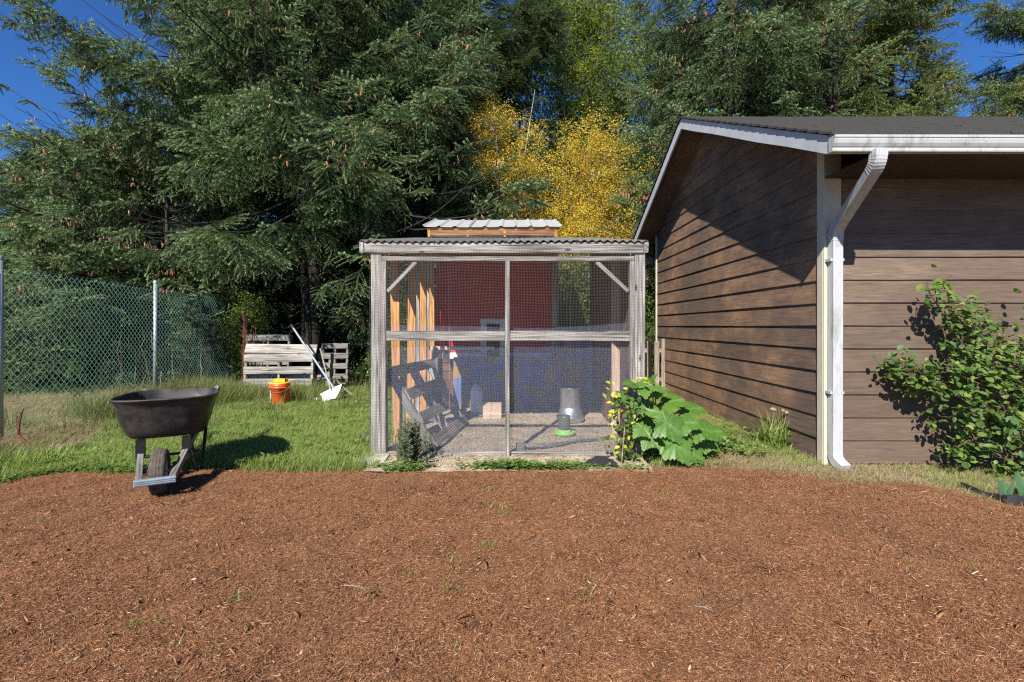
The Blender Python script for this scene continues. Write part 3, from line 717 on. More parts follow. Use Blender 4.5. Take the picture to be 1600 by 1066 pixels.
stuff(link('straw_litter', mesh_np('straw_litter', V, np.arange(4*N).reshape(-1, 4), M['litter'])))

def moire_mat(m, n, l, p):  # added sheet: its blue and brown mottling imitates camera moire on the insect screen
    v = wpos(n); vo = n.new('ShaderNodeTexVoronoi'); vo.inputs['Scale'].default_value = 1; vo.inputs['Randomness'].default_value = .8; l.new(mapv(n, l, v, (8.5, 1, 8.5)), vo.inputs['Vector'])
    f = nz(n, l, v, 7, 4, .6); s_ = n.new('ShaderNodeSeparateColor'); l.new(vo.outputs['Color'], s_.inputs[0])
    k = math_(n, l, 'ADD', math_(n, l, 'MULTIPLY', s_.outputs[0], .6), math_(n, l, 'MULTIPLY', f, .5))
    l.new(ramp(n, l, k, [(.45, (.09,.15,.36)), (.54, (.11,.15,.27)), (.64, (.33,.20,.08))]), p.inputs['Base Color']); p.inputs['Roughness'].default_value = .9
M['cloth'] = mat('mottled_moire_cloth', moire_mat)
mb = MB(); v = []; n_ = 60
for r in range(9):
    for i in range(n_+1):
        X = -.80+1.9*i/n_; Yc = 6.62+.022*math.sin(X*19)+.015*math.sin(X*43+1)+.01*math.sin(r+X*7); v.append((X, Yc, .03+(.72 if X < .6 else .72+.35*min(1, (X-.6)*5))*r/8))
f = [(r*(n_+1)+i, r*(n_+1)+i+1, (r+1)*(n_+1)+i+1, (r+1)*(n_+1)+i) for r in range(8) for i in range(n_)]
t = mb.add(v, f).obj('moire_cloth', M['cloth'], smooth=True); tag(t, 'added mottled cloth standing in for blue and brown screen moire, across the back of the run below the hen house', 'cloth')

# ---------------------------------------------------------------- hen house behind the run
HYY = 6.9; hx0, hx1 = (681-800)/F*HYY, (864-800)/F*HYY; hz0 = CH-51/F*HYY
hh = thing('hen_house', ((hx0+hx1)/2, HYY, 0), 'dark red raised hen house with pale trim at the back of the netted run', 'hen house')
zt_ = 2.46; dx0, dx1 = (761-800)/F*HYY, (781-800)/F*HYY; dz1 = CH+4/F*HYY
def hbox(name, x0, x1, y0, y1, z0, z1, m): return MB().box(((x0+x1)/2, (y0+y1)/2, (z0+z1)/2), (x1-x0, y1-y0, z1-z0)).obj(name, m, hh)
hbox('front_panel', hx0, dx0, HYY, HYY+.02, hz0, zt_, M['red']); hbox('front_panel', dx1, hx1, HYY, HYY+.02, hz0, zt_, M['red'])
hbox('front_panel', dx0+.001, dx1-.001, HYY+.001, HYY+.019, dz1, zt_, M['red'])
hbox('side_panel', hx0, hx0+.02, HYY+.021, HYY+1.1, hz0, zt_, M['red']); hbox('side_panel', hx1-.02, hx1, HYY+.021, HYY+1.1, hz0, zt_, M['red'])
hbox('back_panel', hx0, hx1, HYY+1.101, HYY+1.12, hz0, zt_, M['red']); hbox('floor_panel', hx0+.021, hx1-.021, HYY+.021, HYY+1.1, hz0, hz0+.02, M['brown_wood'])
for a, b in ((687, 761), (781, 862)): board('skirt_trim', ((a-800)/F*HYY, HYY-.011, CH-46/F*HYY), ((b-800)/F*HYY, HYY-.011, CH-46/F*HYY), .088, .018, M['white_paint'], hh)
for a, b in ((750.5, 761), (781, 790.5)): board('door_trim', ((a+b)/2/F*HYY-800/F*HYY, HYY-.011, CH-41/F*HYY+.001), ((a+b)/2/F*HYY-800/F*HYY, HYY-.011, dz1), .085, .017, M['white_paint'], hh)
board('door_trim', ((750.5-800)/F*HYY, HYY-.012, dz1+.035), ((790.5-800)/F*HYY, HYY-.012, dz1+.035), .068, .018, M['white_paint'], hh)
for x in (hx0+.05, hx1-.05):
    for y in (HYY+.06, HYY+1.05): board('leg', (x, y, 0), (x, y, hz0), .07, .07, M['brown_wood'], hh)
yr0 = 6.75; RX0, RX1 = (664-800)/F*yr0, (874-800)/F*yr0
zz = lambda y: CH+158/F*yr0+.30*(y-yr0)
board('roof_fascia', (RX0+.03, yr0+.03, CH+149/F*yr0), (RX1-.03, yr0+.03, CH+149/F*yr0), .115, .03, M['rust_wood'], hh, (0,-1,-.3))
board('roof_fascia', (RX0+.06, yr0+.09, CH+142/F*yr0-.02), (RX1-.06, yr0+.09, CH+142/F*yr0-.02), .12, .03, M['pallet_wood'], hh, (0,-1,-.3))
for x in (RX0+.05, -.62, -.1, RX1-.05): board('roof_rafter', (x, yr0+.02, zz(yr0)-.10), (x, yr0+1.1, zz(yr0+1.1)-.10), .12, .035, M['orange_wood'], hh, (1,0,0))
hbox('eave_board', RX0+.04, RX1-.04, yr0+.11, yr0+.14, 2.42, 2.54, M['pallet_wood'])
for i in range(3):
    x0 = RX0-.03+i*(RX1-RX0+.04)/3; corrugated('roof_panel', x0, x0+(RX1-RX0+.06)/3+.02, yr0-.03, yr0+1.15, lambda y, i=i: zz(y)-.02+.003*(i % 2), M['corrugated_new'], hh, pitch=.225, amp=.013, sine=False)
# ---------------------------------------------------------------- wheelbarrow
WB = thing('wheelbarrow', (-2.42, 3.32, .012), 'black poly-tray wheelbarrow parked nose forward at the edge of the bark mulch', 'wheelbarrow', rotz=R(29))
WM = LOC[WB]
def wpart(mb, name, m, smooth=False, parent=None):
    if parent is None: return mb.obj(name, m, WB, WM.copy(), smooth)
    return mb.obj(name, m, parent, WM.copy(), smooth)
# wheel
mb = MB(); Rw, Ww = .158, .046; prof = [(.105, -.030), (.122, -.043), (.138, -Ww), (.152, -.038), (Rw-.001, -.020), (Rw-.004, -.016), (Rw+.001, -.012), (Rw+.001, -.004), (Rw-.004, 0), (Rw+.001, .004), (Rw+.001, .012), (Rw-.004, .016), (Rw-.001, .020), (.152, .038), (.138, Ww), (.122, .043), (.105, .030), (.102, 0), (.105, -.030)]
seg = 44; v = []
for r, x in prof:
    for k in range(seg):
        t = 2*math.pi*k/seg; rr = r + (.002*math.sin(k*11) if r > .153 else 0); v.append((x, rr*math.cos(t), .158+rr*math.sin(t)))
f = [(i*seg+k, (i+1)*seg+k, (i+1)*seg+(k+1) % seg, i*seg+(k+1) % seg) for i in range(len(prof)-1) for k in range(seg)]
whl = wpart(MB().add(v, f), 'wheel', M['rubber'], True)
mb = MB(); v = []
for r, x in [(.0, -.028), (.03, -.030), (.05, -.018), (.09, -.018), (.107, -.032), (.107, .032), (.09, .018), (.05, .018), (.03, .03), (0, .028)]:
    for k in range(24): t = 2*math.pi*k/24; v.append((x, r*math.cos(t), .158+r*math.sin(t)))
f = [(i*24+k, (i+1)*24+k, (i+1)*24+(k+1) % 24, i*24+(k+1) % 24) for i in range(9) for k in range(24)]
wpart(MB().add(v, f), 'rim', M['galv_pole'], parent=whl)
wpart(MB().tube([(-.10, 0, .158), (.10, 0, .158)], .009, 8), 'axle', M['galv_pole'])
for s in (-1, 1): wpart(MB().box((s*.085, .0, .19), (.022, .05, .05)), 'axle_bracket', M['black_steel'])
# wooden handles
def wboard(name, a, b, W, T, m, face, parent=WB):
    a, b = WM@Vector(a), WM@Vector(b); fc = WM.to_3x3()@Vector(face); return board(name, a, b, W, T, m, parent, fc)
for s in (-1, 1):
    wboard('handle', (s*.088, -.19, .148), (s*.28, 1.39, .56), .042, .038, M['old_pallet'], (s, 0, .1))
    wpart(MB().tube([(s*.269, 1.28, .529), (s*.283, 1.415, .568)], .021, 10), 'grip', M['old_pallet'])
    # legs: front strut, foot bend, rear strut of flat steel
    wpart(MB().tube([(s*.16, .28, .27), (s*.185, .43, .05), (s*.19, .47, .005), (s*.2, .56, .005), (s*.205, .61, .03), (s*.235, .70, .40)], .0125, 8), 'leg', M['black_steel'], True)
    wpart(MB().box((s*.135, .20, .29), (.05, .075, .115)), 'tray_riser', M['black_steel']); wpart(MB().box((s*.165, .55, .355), (.05, .12, .07)), 'tray_riser', M['black_steel'])
wpart(MB().tube([(-.19, .47, .17), (.19, .47, .17)], .011, 8), 'cross_brace', M['black_steel'])
wpart(MB().tube([(-.11, .02, .20), (-.19, .46, .165)], .009, 6), 'leg_brace', M['black_steel'])
wpart(MB().tube([(.11, .02, .20), (.19, .46, .165)], .009, 6), 'leg_brace', M['black_steel'])
# nose bracket
mb = MB().box((0, -.202, .150), (.225, .016, .044)); mb.box((0, -.213, .138), (.222, .007, .006)); mb.box((0, -.213, .150), (.222, .007, .006)); mb.box((0, -.213, .162), (.222, .007, .006))
wpart(mb, 'nose_guard', M['galv_pole'])
# tray: superellipse loft, front sloping
def tring(y0, y1, hw, z, hwr=None, n=48, ex=3.2, tilt=0.0):
    out = []
    for k in range(n):
        t = 2*math.pi*k/n; c, s_ = math.cos(t), math.sin(t)
        x = abs(c)**(2/ex)*(1 if c > 0 else -1); y = abs(s_)**(2/ex)*(1 if s_ > 0 else -1)
        yy = (y0+y1)/2+(y1-y0)/2*y; wdt = hw+(((hwr or hw)-hw)*(y*.5+.5))
        out.append((x*wdt, yy, z+tilt*(yy-.45)))
    return out
rings = [(.27, .72, .185, .338, .17), (.22, .78, .225, .345, .205), (.19, .82, .248, .372, .222), (.145, .87, .282, .46, .242), (.11, .92, .305, .56, .262), (.075, .955, .322, .618, .272), (.058, .972, .334, .628, .283), (.056, .974, .336, .636, .285), (.066, .964, .328, .640, .278), (.082, .948, .314, .634, .266),
         (.12, .91, .295, .56, .252), (.17, .85, .262, .46, .226), (.225, .79, .218, .38, .197), (.26, .75, .19, .354, .175)]
v = []; n_ = 48
for (a, b, hw, z, hr) in rings: v += tring(a, b, hw*1.06, z, hr*1.06, tilt=-.03)
f = [(i*n_+k, i*n_+(k+1) % n_, (i+1)*n_+(k+1) % n_, (i+1)*n_+k) for i in range(len(rings)-1) for k in range(n_)]
f += [tuple(range(n_))[::-1], tuple((len(rings)-1)*n_+k for k in range(n_))]
wpart(MB().add(v, f), 'tray', M['black_plastic'], True)
stk = MB().add([(.277, .50, .49), (.277, .60, .487), (.290, .60, .53), (.290, .50, .533)], [(0,1,2,3)])
stk.v = [(x+.037, y, z) for x, y, z in stk.v]; wpart(stk, 'sticker', M['white_plastic'])

# ---------------------------------------------------------------- bucket
BL = Vector((-3.36, 7.0, 0)); bk = thing('bucket', BL, 'orange plastic bucket with a yellow lid standing in the grass', 'bucket')
def lathe(name, prof, m, parent, c, seg=28, smooth=True):
    if parent is bk: prof = [(r*.9, z*.95) for r, z in prof]
    return MB().lathe(prof, seg, c).obj(name, m, parent, None, smooth)
lathe('body', [(0, .002), (.128, .002), (.132, .01), (.148, .30), (.156, .302), (.156, .312), (.150, .314), (.15, .335), (.157, .337), (.157, .346), (.152, .35), (.153, .368), (.147, .368), (.145, .30), (.13, .02), (0, .018)], M['orange_plastic'], bk, BL)
lathe('lid', [(.156, .362), (.158, .366), (.158, .378), (.15, .382), (.118, .382), (.114, .365), (.108, .365)], M['yellow_plastic'], bk, BL)
MB().box(BL+Vector((0, -.01, .385)), (.16, .035, .055)).box(BL+Vector((-.0725, .03, .385)), (.015, .1, .05)).box(BL+Vector((.0725, .03, .385)), (.015, .1, .05)).obj('lid_scoop', M['yellow_plastic'], bk)
mb = MB()
for k, (a, h0, h1) in enumerate(((-2.35, .07, .26), (-2.27, .07, .26), (-2.2, .10, .22))):
    q = []
    for z in (h0, h1):
        for da in (-.024, .024):
            r = .1335+.0165*z/.3-.0105; q.append(BL+Vector((r*math.cos(a+da), r*math.sin(a+da), z)))
    mb.add([q[0], q[1], q[3], q[2]], [(0,1,2,3)])
mb.obj('printed_mark', M['white_plastic'], bk)
pts = [BL+Vector((.144*math.cos(t), -.144*abs(math.sin(t))*.99-.004, .325-.10*math.sin(t)**.6 if math.sin(t) > 0 else .325)) for t in np.linspace(0, math.pi, 16)]
MB().tube(pts, .0025, 5).obj('wire_handle', M['galv'], bk)

# ---------------------------------------------------------------- pallets behind the lawn
def pallet(loc, label, W, H, nslat, Mx, m, group='old wooden pallets', gaps=None, stringers=3, double=True, depth=.09, slat=.09):
    """local: x across, z up, slats facing -y; Mx world matrix"""
    t = thing('pallet', (0,0,0), label, 'pallet', group); t.matrix_basis = Mx; LOC[t] = Mx
    B = lambda nm, a, b, w_, th, face, mm=m: board(nm, Mx@Vector(a), Mx@Vector(b), w_, th, mm, t, Mx.to_3x3()@Vector(face), .004)
    for i in range(stringers):
        x = -W/2+.02+(W-.04)*i/(stringers-1); B('stringer', (x, 0, 0), (x, 0, H), depth, .038, (1,0,0))
    for i in range(nslat):
        z = slat/2+(H-slat)*i/(nslat-1)+random.uniform(-.006, .006)
        B('slat', (-W/2, -depth/2-.01, z), (W/2+random.uniform(-.01, .01), -depth/2-.01, z), slat*random.uniform(.92, 1.08), .018, (0,-1,0))
    if double:
        for i in range(3):
            z = slat/2+(H-slat)*i/2+.01; B('slat', (-W/2, depth/2+.01, z), (W/2, depth/2+.01, z), slat, .016, (0,-1,0))
    return t
def TM(loc, rz=0, rx=0, ry=0): return Matrix.Translation(Vector(loc)) @ Euler((R(rx), R(ry), R(rz))).to_matrix().to_4x4()
pallet(None, 'weathered pallet standing on edge behind the orange bucket, with a white-lit top rail', 1.13, .72, 4, TM((-3.88, 8.05, -.02), 2, -3), M['pallet_wood'], slat=.12)
t = thing('plank', (-3.8, 8.3, .78), 'wide grey plank lying along the top of the front pallet', 'plank')
board('plank_board', (-4.55, 8.25, .79), (-3.32, 8.22, .775), .165, .03, M['pallet_wood'], t, (.02,-1,.45))
pallet(None, 'small pallet standing on end to the right of the front pallet, behind the leaning poles', .23, .72, 5, TM((-3.24, 8.35, -.02), -6, -4), M['old_pallet'], slat=.095, stringers=2)
pallet(None, 'dark pallet at the back right of the pile under the trees', .50, .86, 5, TM((-3.38, 9.2, -.02), 4, -6), M['old_pallet'], slat=.10)
pallet(None, 'dark shaded pallet at the back left of the pile behind the red stems', .85, 1.02, 5, TM((-4.65, 9.2, -.02), -3, -3), M['old_pallet'], slat=.10)
# poles and scoop
sh = thing('scoop_shovel', (-2.75, 7.3, 0), 'white plastic scoop in the grass with a long grey metal handle leaning on the pallets', 'shovel')
a, b = at(455, 508, 8.05), at(521, 606, 7.35)
MB().tube([a, b], .0165, 10).obj('handle', M['galv_pole'], sh); MB().tube([a, a.lerp(b, .06)], .0185, 10).obj('handle_grip', M['black_plastic'], sh)
s0, s1, s2, s3 = at(500, 616, 7.25), at(504, 630, 7.15), at(524, 623, 7.1), at(534, 601, 7.3)
mb = MB(); nn = 8; v = []
for i in range(nn+1):
    for j in range(nn+1):
        u, w_ = i/nn, j/nn; p = s0.lerp(s1, w_).lerp(s3.lerp(s2, w_), u); p.y += .09*(1-(2*u-1)**2)*(1-.3*w_)+.03*math.sin(w_*3); p.z += .012*math.sin(u*3); v.append(p)
v += [q+Vector((0,.006,.003)) for q in v]; K = (nn+1)**2
f = [(i*(nn+1)+j, i*(nn+1)+j+1, (i+1)*(nn+1)+j+1, (i+1)*(nn+1)+j) for i in range(nn) for j in range(nn)]
f += [tuple(K+q for q in x[::-1]) for x in f]
mb.add(v, f).obj('blade', M['white_plastic'], sh, smooth=True)
t = MB().tube([at(500.5, 545, 7.9), at(508, 575, 7.6), at(516, 608, 7.3)], .0115, 8).obj('stick', M['picket']); tag(t, 'thin pale wooden stick leaning beside the grey metal handle', 'stick')
t = MB().tube([Vector((-2.42, 7.6, .02)), Vector((-2.75, 7.9, .16)), Vector((-3.0, 8.2, .28))], [.02, .018, .012], 7).obj('fallen_branch', M['old_pallet']); tag(t, 'brown broken branch lying beside the small end pallet', 'branch')
v = MB().lathe([(0, 0), (.05, .01), (.07, .03), (.06, .06), (.03, .075), (0, .08)], 14, (-2.98+.9*0-.0, 7.4, 0)).obj('plastic_jug', M['white_plastic'], smooth=True); tag(v, 'crumpled white plastic jug half hidden in grass before the pallets', 'jug')

# ---------------------------------------------------------------- pallet and gear inside the run
u = Vector((.12, 1, .0)).normalized()
B0, B1 = Vector((-.74, 4.52, .02)), Vector((-.56, 5.62, .02)); T0_, T1_ = Vector((-1.13, 4.50, .66)), Vector((-1.06, 5.62, .80))
xax = (B1-B0).normalized(); zax = (T0_-B0); zax = (zax-xax*zax.dot(xax)).normalized(); yax = zax.cross(xax)
Mx = Matrix((xax, yax, zax)).transposed().to_4x4(); Mx.translation = (B0+B1)/2
pallet(None, 'grey pallet leaning against the left side inside the netted run', 1.15, .86, 4, Mx, M['pallet_wood'], 'old wooden pallets', slat=.105, depth=.085, double=False)
t = board('ramp_board', (-.93, 5.7, .04), (-1.0, 6.3, .9), .10, .02, M['grey_wood'], None, (.8,-.6,.2)); tag(t, 'grey board standing aslant behind the leaning pallet in the run', 'board')
t = board('plywood_offcut', (-.36, 5.95, .13), (-.13, 5.95, .13), .20, .015, M['pink_wood'], None, (0,-1,.2)); tag(t, 'pale plywood offcut standing in the litter under the hen house', 'board')
# hanging galvanised feeder
fl = Vector((.705, 5.85, .025)); fd = thing('poultry_feeder', fl, 'galvanised poultry feeder with a tall tube on a round pan in the run', 'feeder')
lathe('pan', [(0, .004), (.15, .004), (.163, .02), (.165, .055), (.17, .058), (.168, .062), (.158, .058), (.156, .022), (0, .012)], M['galv'], fd, fl)
lathe('dome', [(.152, .05), (.148, .09), (.138, .13), (.128, .16), (.12, .17)], M['galv'], fd, fl)
lathe('tube', [(.12, .165), (.12, .40), (.123, .403), (.117, .405), (.117, .2)], M['galv'], fd, fl)
MB().tube([fl+Vector((0,0,.40)), fl+Vector((.01,0,1.95))], .002, 4).obj('hanging_chain', M['galv'], fd)
# plastic waterer
wl = Vector((.555, 5.12, .02)); wt = thing('poultry_waterer', wl, 'smoky jar waterer on a pale green plastic base in front of the feeder', 'waterer')
lathe('base', [(0, .003), (.105, .003), (.112, .02), (.112, .04), (.106, .042), (.102, .02), (.075, .03), (.07, .06), (0, .06)], M['green_plastic'], wt, wl)
lathe('jar', [(.060, .05), (.063, .07), (.063, .19), (.058, .205), (0, .212)], M['smoky_plastic'], wt, wl)
# white jug deeper in
jl = Vector((-.46, 6.3, .05)); jg = thing('water_jug', jl, 'pale grey-white water container standing at the back left of the run', 'container')
lathe('body', [(0, 0), (.075, 0), (.08, .02), (.08, .27), (.06, .33), (.03, .345), (.03, .37), (0, .37)], M['white_plastic'], jg, jl)
lathe('cap', [(.033, .36), (.033, .39), (0, .392)], M['galv_pole'], jg, jl)
# hanging suet cage
sx, sy = -.56, 4.95; g = thing('suet_cage', (sx, sy, .2), 'small pink wire suet cage hanging askew beside the pallet in the run', 'feeder')
MB().tube([at(702, 608, sy)+Vector((0,0,1.25)), at(702, 608, sy), at(702, 652, sy)], .0022, 5).obj('hanging_cord', M['pink_wire'], g)
Mc = Matrix.Translation(at(703, 672, sy)) @ Euler((R(15), R(-38), R(20))).to_matrix().to_4x4(); mb = MB()
for i in range(6):
    a_ = -.065+.026*i
    for y_ in (-.02, .02):
        mb.tube([Mc@Vector((a_, y_, -.065)), Mc@Vector((a_, y_, .065))], .0013, 4); mb.tube([Mc@Vector((-.065, y_, a_)), Mc@Vector((.065, y_, a_))], .0013, 4)
for x_ in (-.065, .065):
    for z_ in (-.065, 0, .065): mb.tube([Mc@Vector((x_, -.02, z_)), Mc@Vector((x_, .02, z_))], .0013, 4)
mb.obj('wire_basket', M['pink_wire'], g)
# roost branch lying across the front of the litter
pts = [gnd(812, 704), gnd(826, 706), gnd(855, 703), gnd(880, 700), gnd(905, 695), gnd(932, 692), gnd(958, 687)]
t = MB().tube([q+Vector((0,0,.045+.01*math.sin(i*2))) for i, q in enumerate(pts)], [.026, .02, .021, .018, .016, .012, .008], 8).obj('roost_branch', M['old_pallet'], smooth=True); tag(t, 'bent bare branch lying on the litter just inside the netting', 'branch')
t = board('wood_block', gnd(806, 706)+Vector((0,0,.04)), gnd(820, 706)+Vector((0,0,.04)), .075, .07, M['old_pallet'], None, (0,-1,.1)); tag(t, 'short wood block at the end of the bent branch in the run', 'block')
# perch rail high up inside
t = board('perch', (-1.1, 6.4, .88), (-.25, 6.55, .88), .045, .045, M['yellow_ply'], None); tag(t, 'pale perch bar crossing the left back of the run under the hen house', 'perch')

# ---------------------------------------------------------------- chain-link fence
fx = [(-4.75, 2.4), (-5.27, 4.97), (-5.68, 7.70), (-6.02, 10.4), (-5.9, 12.9)]
fn = thing('chain_link_fence', (fx[1][0], fx[1][1], 0), 'green chain-link fence on grey posts running back along the left side', 'fence')
for i, (x, y) in enumerate(fx):
    MB().tube([(x, y, -.05), (x, y, 1.86)], .030, 12).lathe([(.034, 0), (.034, .03), (.02, .045), (0, .05)], 12, (x, y, 1.855)).obj('post', M['galv_pole'], fn, smooth=True)
for i in range(len(fx)-1):
    a = Vector((*fx[i], 0)); b = Vector((*fx[i+1], 0)); L = (b-a).length; d = (b-a)/L; nrm = Vector((-d.y, d.x, 0))
    pitch = .043; nc = int(L/pitch); hh_ = .041; rows = int(1.80/hh_); V = []; Q = []; k = 0
    for c in range(nc+1):
        # each wire zigzags between column c and c+1
        zt = np.repeat(np.arange(rows+1)*hh_, 2)[1:-1] if False else np.arange(rows+1)*hh_
        s = (c+ ((np.arange(rows+1)+c) % 2))*pitch
        s = np.concatenate([s, s[-1:]+.5*pitch]); zt = np.concatenate([zt, zt[-1:]+.03])
        off = np.where(np.arange(len(s)) % 2, .0022, -.0022)
        sag = .012*np.sin(s*1.1+i)
        P = np.stack([a.x+d.x*s+nrm.x*off, a.y+d.y*s+nrm.y*off, zt+sag], 1) + .004*np.sin(s[:, None]*3+zt[:, None]*2)*np.array([[nrm.x, nrm.y, 0]])
        P = P[np.minimum(s, L) == s]
        if len(P) < 4: continue
        ns = len(P); r = .0021
        for ang in (0, 2.094, 4.189):
            V.append(P + np.array([d.x, d.y, 0])*math.cos(ang)*r*1.25 + np.array([nrm.x, nrm.y, 0])*math.sin(ang)*r)
        q = k+np.arange(ns-1)
        for g_ in range(3):
            h_ = (g_+1) % 3; Q.append(np.stack([q+g_*ns, q+h_*ns, q+1+h_*ns, q+1+g_*ns], 1))
        k += 3*ns
    me = mesh_np('wire_mesh', np.concatenate(V), np.concatenate(Q), M['green_wire']); stuff(link('wire_mesh', me, fn))
    mb = MB().tube([a+Vector((0,0,1.80)), (a+b)/2+Vector((0,0,1.785)), b+Vector((0,0,1.80))], .002, 5); mb.obj('top_wire', M['green_wire'], fn)
# picket fence between coop and garage, chain link beyond
pf = thing('picket_fence', (2.4, 8.4, 0), 'low wooden picket fence between the run and the garage', 'fence')
for i in range(9):
    x = 1.75+i*.125; board('picket', (x, 8.35, 0), (x, 8.35, .93+random.uniform(-.03, .03)), .085, .018, M['picket'], pf)
for z in (.25, .75): board('rail', (1.6, 8.38, z), (2.62, 8.38, z), .07, .035, M['picket'], pf)

# ---------------------------------------------------------------- stone, sheeting, edging, sticks
ps = [gnd(551, 722), gnd(558, 713), gnd(604, 712), gnd(608, 717), gnd(600, 727), gnd(562, 730)]
v = [q+Vector((0,0,.035+.004*math.sin(i*3))) for i, q in enumerate(ps)]+[q+Vector((0,0,-.02)) for q in ps]; n_ = len(ps)
cc = sum(v[:n_], Vector())/n_; cc.z += .006
t = MB().add(v+[cc], [(i, (i+1) % n_, 12) for i in range(n_)][::-1] + [(i, i+n_, (i+1) % n_+n_, (i+1) % n_) for i in range(n_)]).obj('flagstone', M['stone']); tag(t, 'flat grey flagstone at the left front post of the run', 'stone')
def ribbon(name, pts, h, m, label, cat, w_=.012):
    mb = MB(); v = []
    for i, q in enumerate(pts): v += [q+Vector((0,-w_/2,-.02)), q+Vector((0,-w_/2,h*(1+.3*math.sin(i*2.3)))), q+Vector((0,w_/2,h*(1+.3*math.sin(i*2.3)))), q+Vector((0,w_/2,-.02))]
    f = []
    for i in range(len(pts)-1):
        a = i*4
        for k in range(4): f.append((a+k, a+4+k, a+4+(k+1) % 4, a+(k+1) % 4))
    f += [(0,1,2,3), tuple(len(v)-4+k for k in range(4))[::-1]]
    return tag(mb.add(v, f).obj(name, m), label, cat)
ribbon('lawn_edging', [gnd(x, y, .02) for x, y in ((1502, 757), (1520, 765), (1540, 772), (1555, 777))], .018, M['black_sheet'], 'thin black plastic lawn edging surfacing beside the shrub bed', 'edging')
ribbon('lawn_edging', [gnd(x, y, .02) for x, y in ((1570, 781), (1585, 783), (1605, 782), (1640, 784), (1700, 790))], .03, M['black_sheet'], 'thick black edging end in front of the bluish iris leaves', 'edging', .03)
mb = MB(); v = []; nx_, ny_ = 12, 5
for j in range(ny_):
    for i in range(nx_):
        px = 908+60*i/(nx_-1); py = 733-12*j/(ny_-1)*math.sin(math.pi*(i+.6)/(nx_+.3)); q = gnd(px, py, .0); q.z = .022+.025*math.sin(math.pi*i/(nx_-1))*(.3+j/ny_)+.006*math.sin(i*2.4+j); v.append(q)
f = [(j*nx_+i, j*nx_+i+1, (j+1)*nx_+i+1, (j+1)*nx_+i) for j in range(ny_-1) for i in range(nx_-1)]
v2 = [q-Vector((0,0,.004)) for q in v]; f2 = [tuple(len(v)+k for k in x[::-1]) for x in f]
t = MB().add(v+v2, f+f2).obj('plastic_sheet', M['black_sheet']); tag(t, 'crumpled scrap of black plastic sheet at the mulch edge before the run', 'plastic sheet')
pts = [gnd(33, 700), gnd(33, 700)+Vector((0,0,.12)), at(34, 665, 4.6), at(33, 645, 4.6), at(37, 638, 4.6)]
pts = [Vector((-4.55, 4.6, 0)), at(28, 680, 4.6), at(30, 660, 4.6), at(33, 646, 4.6), at(37, 638, 4.6)]
t = MB().tube(pts, [.012, .014, .011, .012, .005], 6).obj('dead_stalk', M['red_stem']); tag(t, 'dark dead stalk standing in front of the fence at far left', 'stalk')
def twig(px, py, L, ang, label):
    q = gnd(px, py, .03); d = Vector((math.cos(ang), math.sin(ang), 0))*L/2; t = MB().tube([q-d, q+Vector((0,0,.008)), q+d], [.003, .0035, .002], 5).obj('twig', M['old_pallet']); tag(t, label, 'twig')
twig(838, 850, .09, .35, 'curved dark twig lying on the mulch right of the grass sprigs')
twig(1100, 952, .11, -.5, 'short brown twig on the mulch right of centre in the foreground')
twig(550, 918, .17, -.15, 'long pale straw lying on the mulch left of centre')
# ---------------------------------------------------------------- foliage materials
M['needle'] = mat('spruce_needles', leaf, a=(.022,.048,.016), b=(.05,.092,.03), c=(.08,.125,.034), rough=.65, trans=.08, tipcol=(.27,.37,.175), spec=.12)
M['needle_dark'] = mat('dark_needles', leaf, a=(.018,.034,.01), b=(.045,.072,.02), rough=.7, trans=.1, tipcol=(.08,.115,.04), spec=.15)
M['needle_olive'] = mat('olive_needles', leaf, a=(.035,.055,.016), b=(.08,.11,.03), rough=.6, trans=.12, tipcol=(.28,.345,.12), spec=.12)
M['birch_leaf'] = mat('yellow_birch_leaves', leaf, a=(.42,.26,.03), b=(.80,.55,.06), c=(.52,.5,.08), rough=.55, trans=.4)
M['locust_leaf'] = mat('yellow_green_leaves', leaf, a=(.07,.11,.022), b=(.13,.18,.035), c=(.22,.26,.045), rough=.55, trans=.45)
M['bush_leaf'] = mat('bush_leaves', leaf, a=(.03,.06,.012), b=(.085,.15,.03), c=(.16,.22,.04), rough=.45, trans=.3)
M['cone'] = mat('spruce_cone', plain, col=(.50,.25,.13), rough=.75, var=.3, scale=60)
M['grass'] = mat('grass_blades', leaf, a=(.07,.13,.02), b=(.19,.29,.05), c=(.34,.38,.11), rough=.5, trans=.35, tipcol=(.30,.38,.10))
M['long_grass'] = mat('long_grass', leaf, a=(.045,.085,.015), b=(.11,.17,.035), c=(.26,.22,.09), rough=.55, trans=.3, tipcol=(.2,.21,.07))
M['dry_grass'] = mat('dry_grass', leaf, a=(.2,.15,.07), b=(.38,.3,.16), c=(.46,.39,.24), rough=.7, trans=.2)
M['weed'] = mat('low_weeds', leaf, a=(.09,.15,.035), b=(.19,.29,.07), rough=.5, trans=.3)
M['rose_leaf'] = mat('shrub_leaves', leaf, a=(.05,.105,.028), b=(.115,.205,.05), c=(.26,.32,.06), rough=.5, trans=.35, spec=.35)
M['yellow_leaf'] = mat('yellow_leaves', leaf, a=(.35,.38,.03), b=(.6,.55,.04), rough=.4, trans=.35)
M['vine_leaf'] = mat('vine_leaves', leaf, a=(.03,.06,.015), b=(.1,.15,.03), rough=.4, trans=.3)
M['squash_leaf'] = mat('broad_leaves', leaf, a=(.06,.17,.022), b=(.10,.26,.035), rough=.42, trans=.35, spec=.5)
M['rosemary'] = mat('grey_green_leaves', leaf, a=(.07,.10,.05), b=(.17,.2,.12), rough=.6, trans=.2)
M['iris'] = mat('iris_leaves', leaf, a=(.06,.14,.07), b=(.1,.2,.09), rough=.45, trans=.25)
M['purple'] = mat('purple_leaves', leaf, a=(.07,.03,.06), b=(.16,.08,.13), rough=.6, trans=.2)

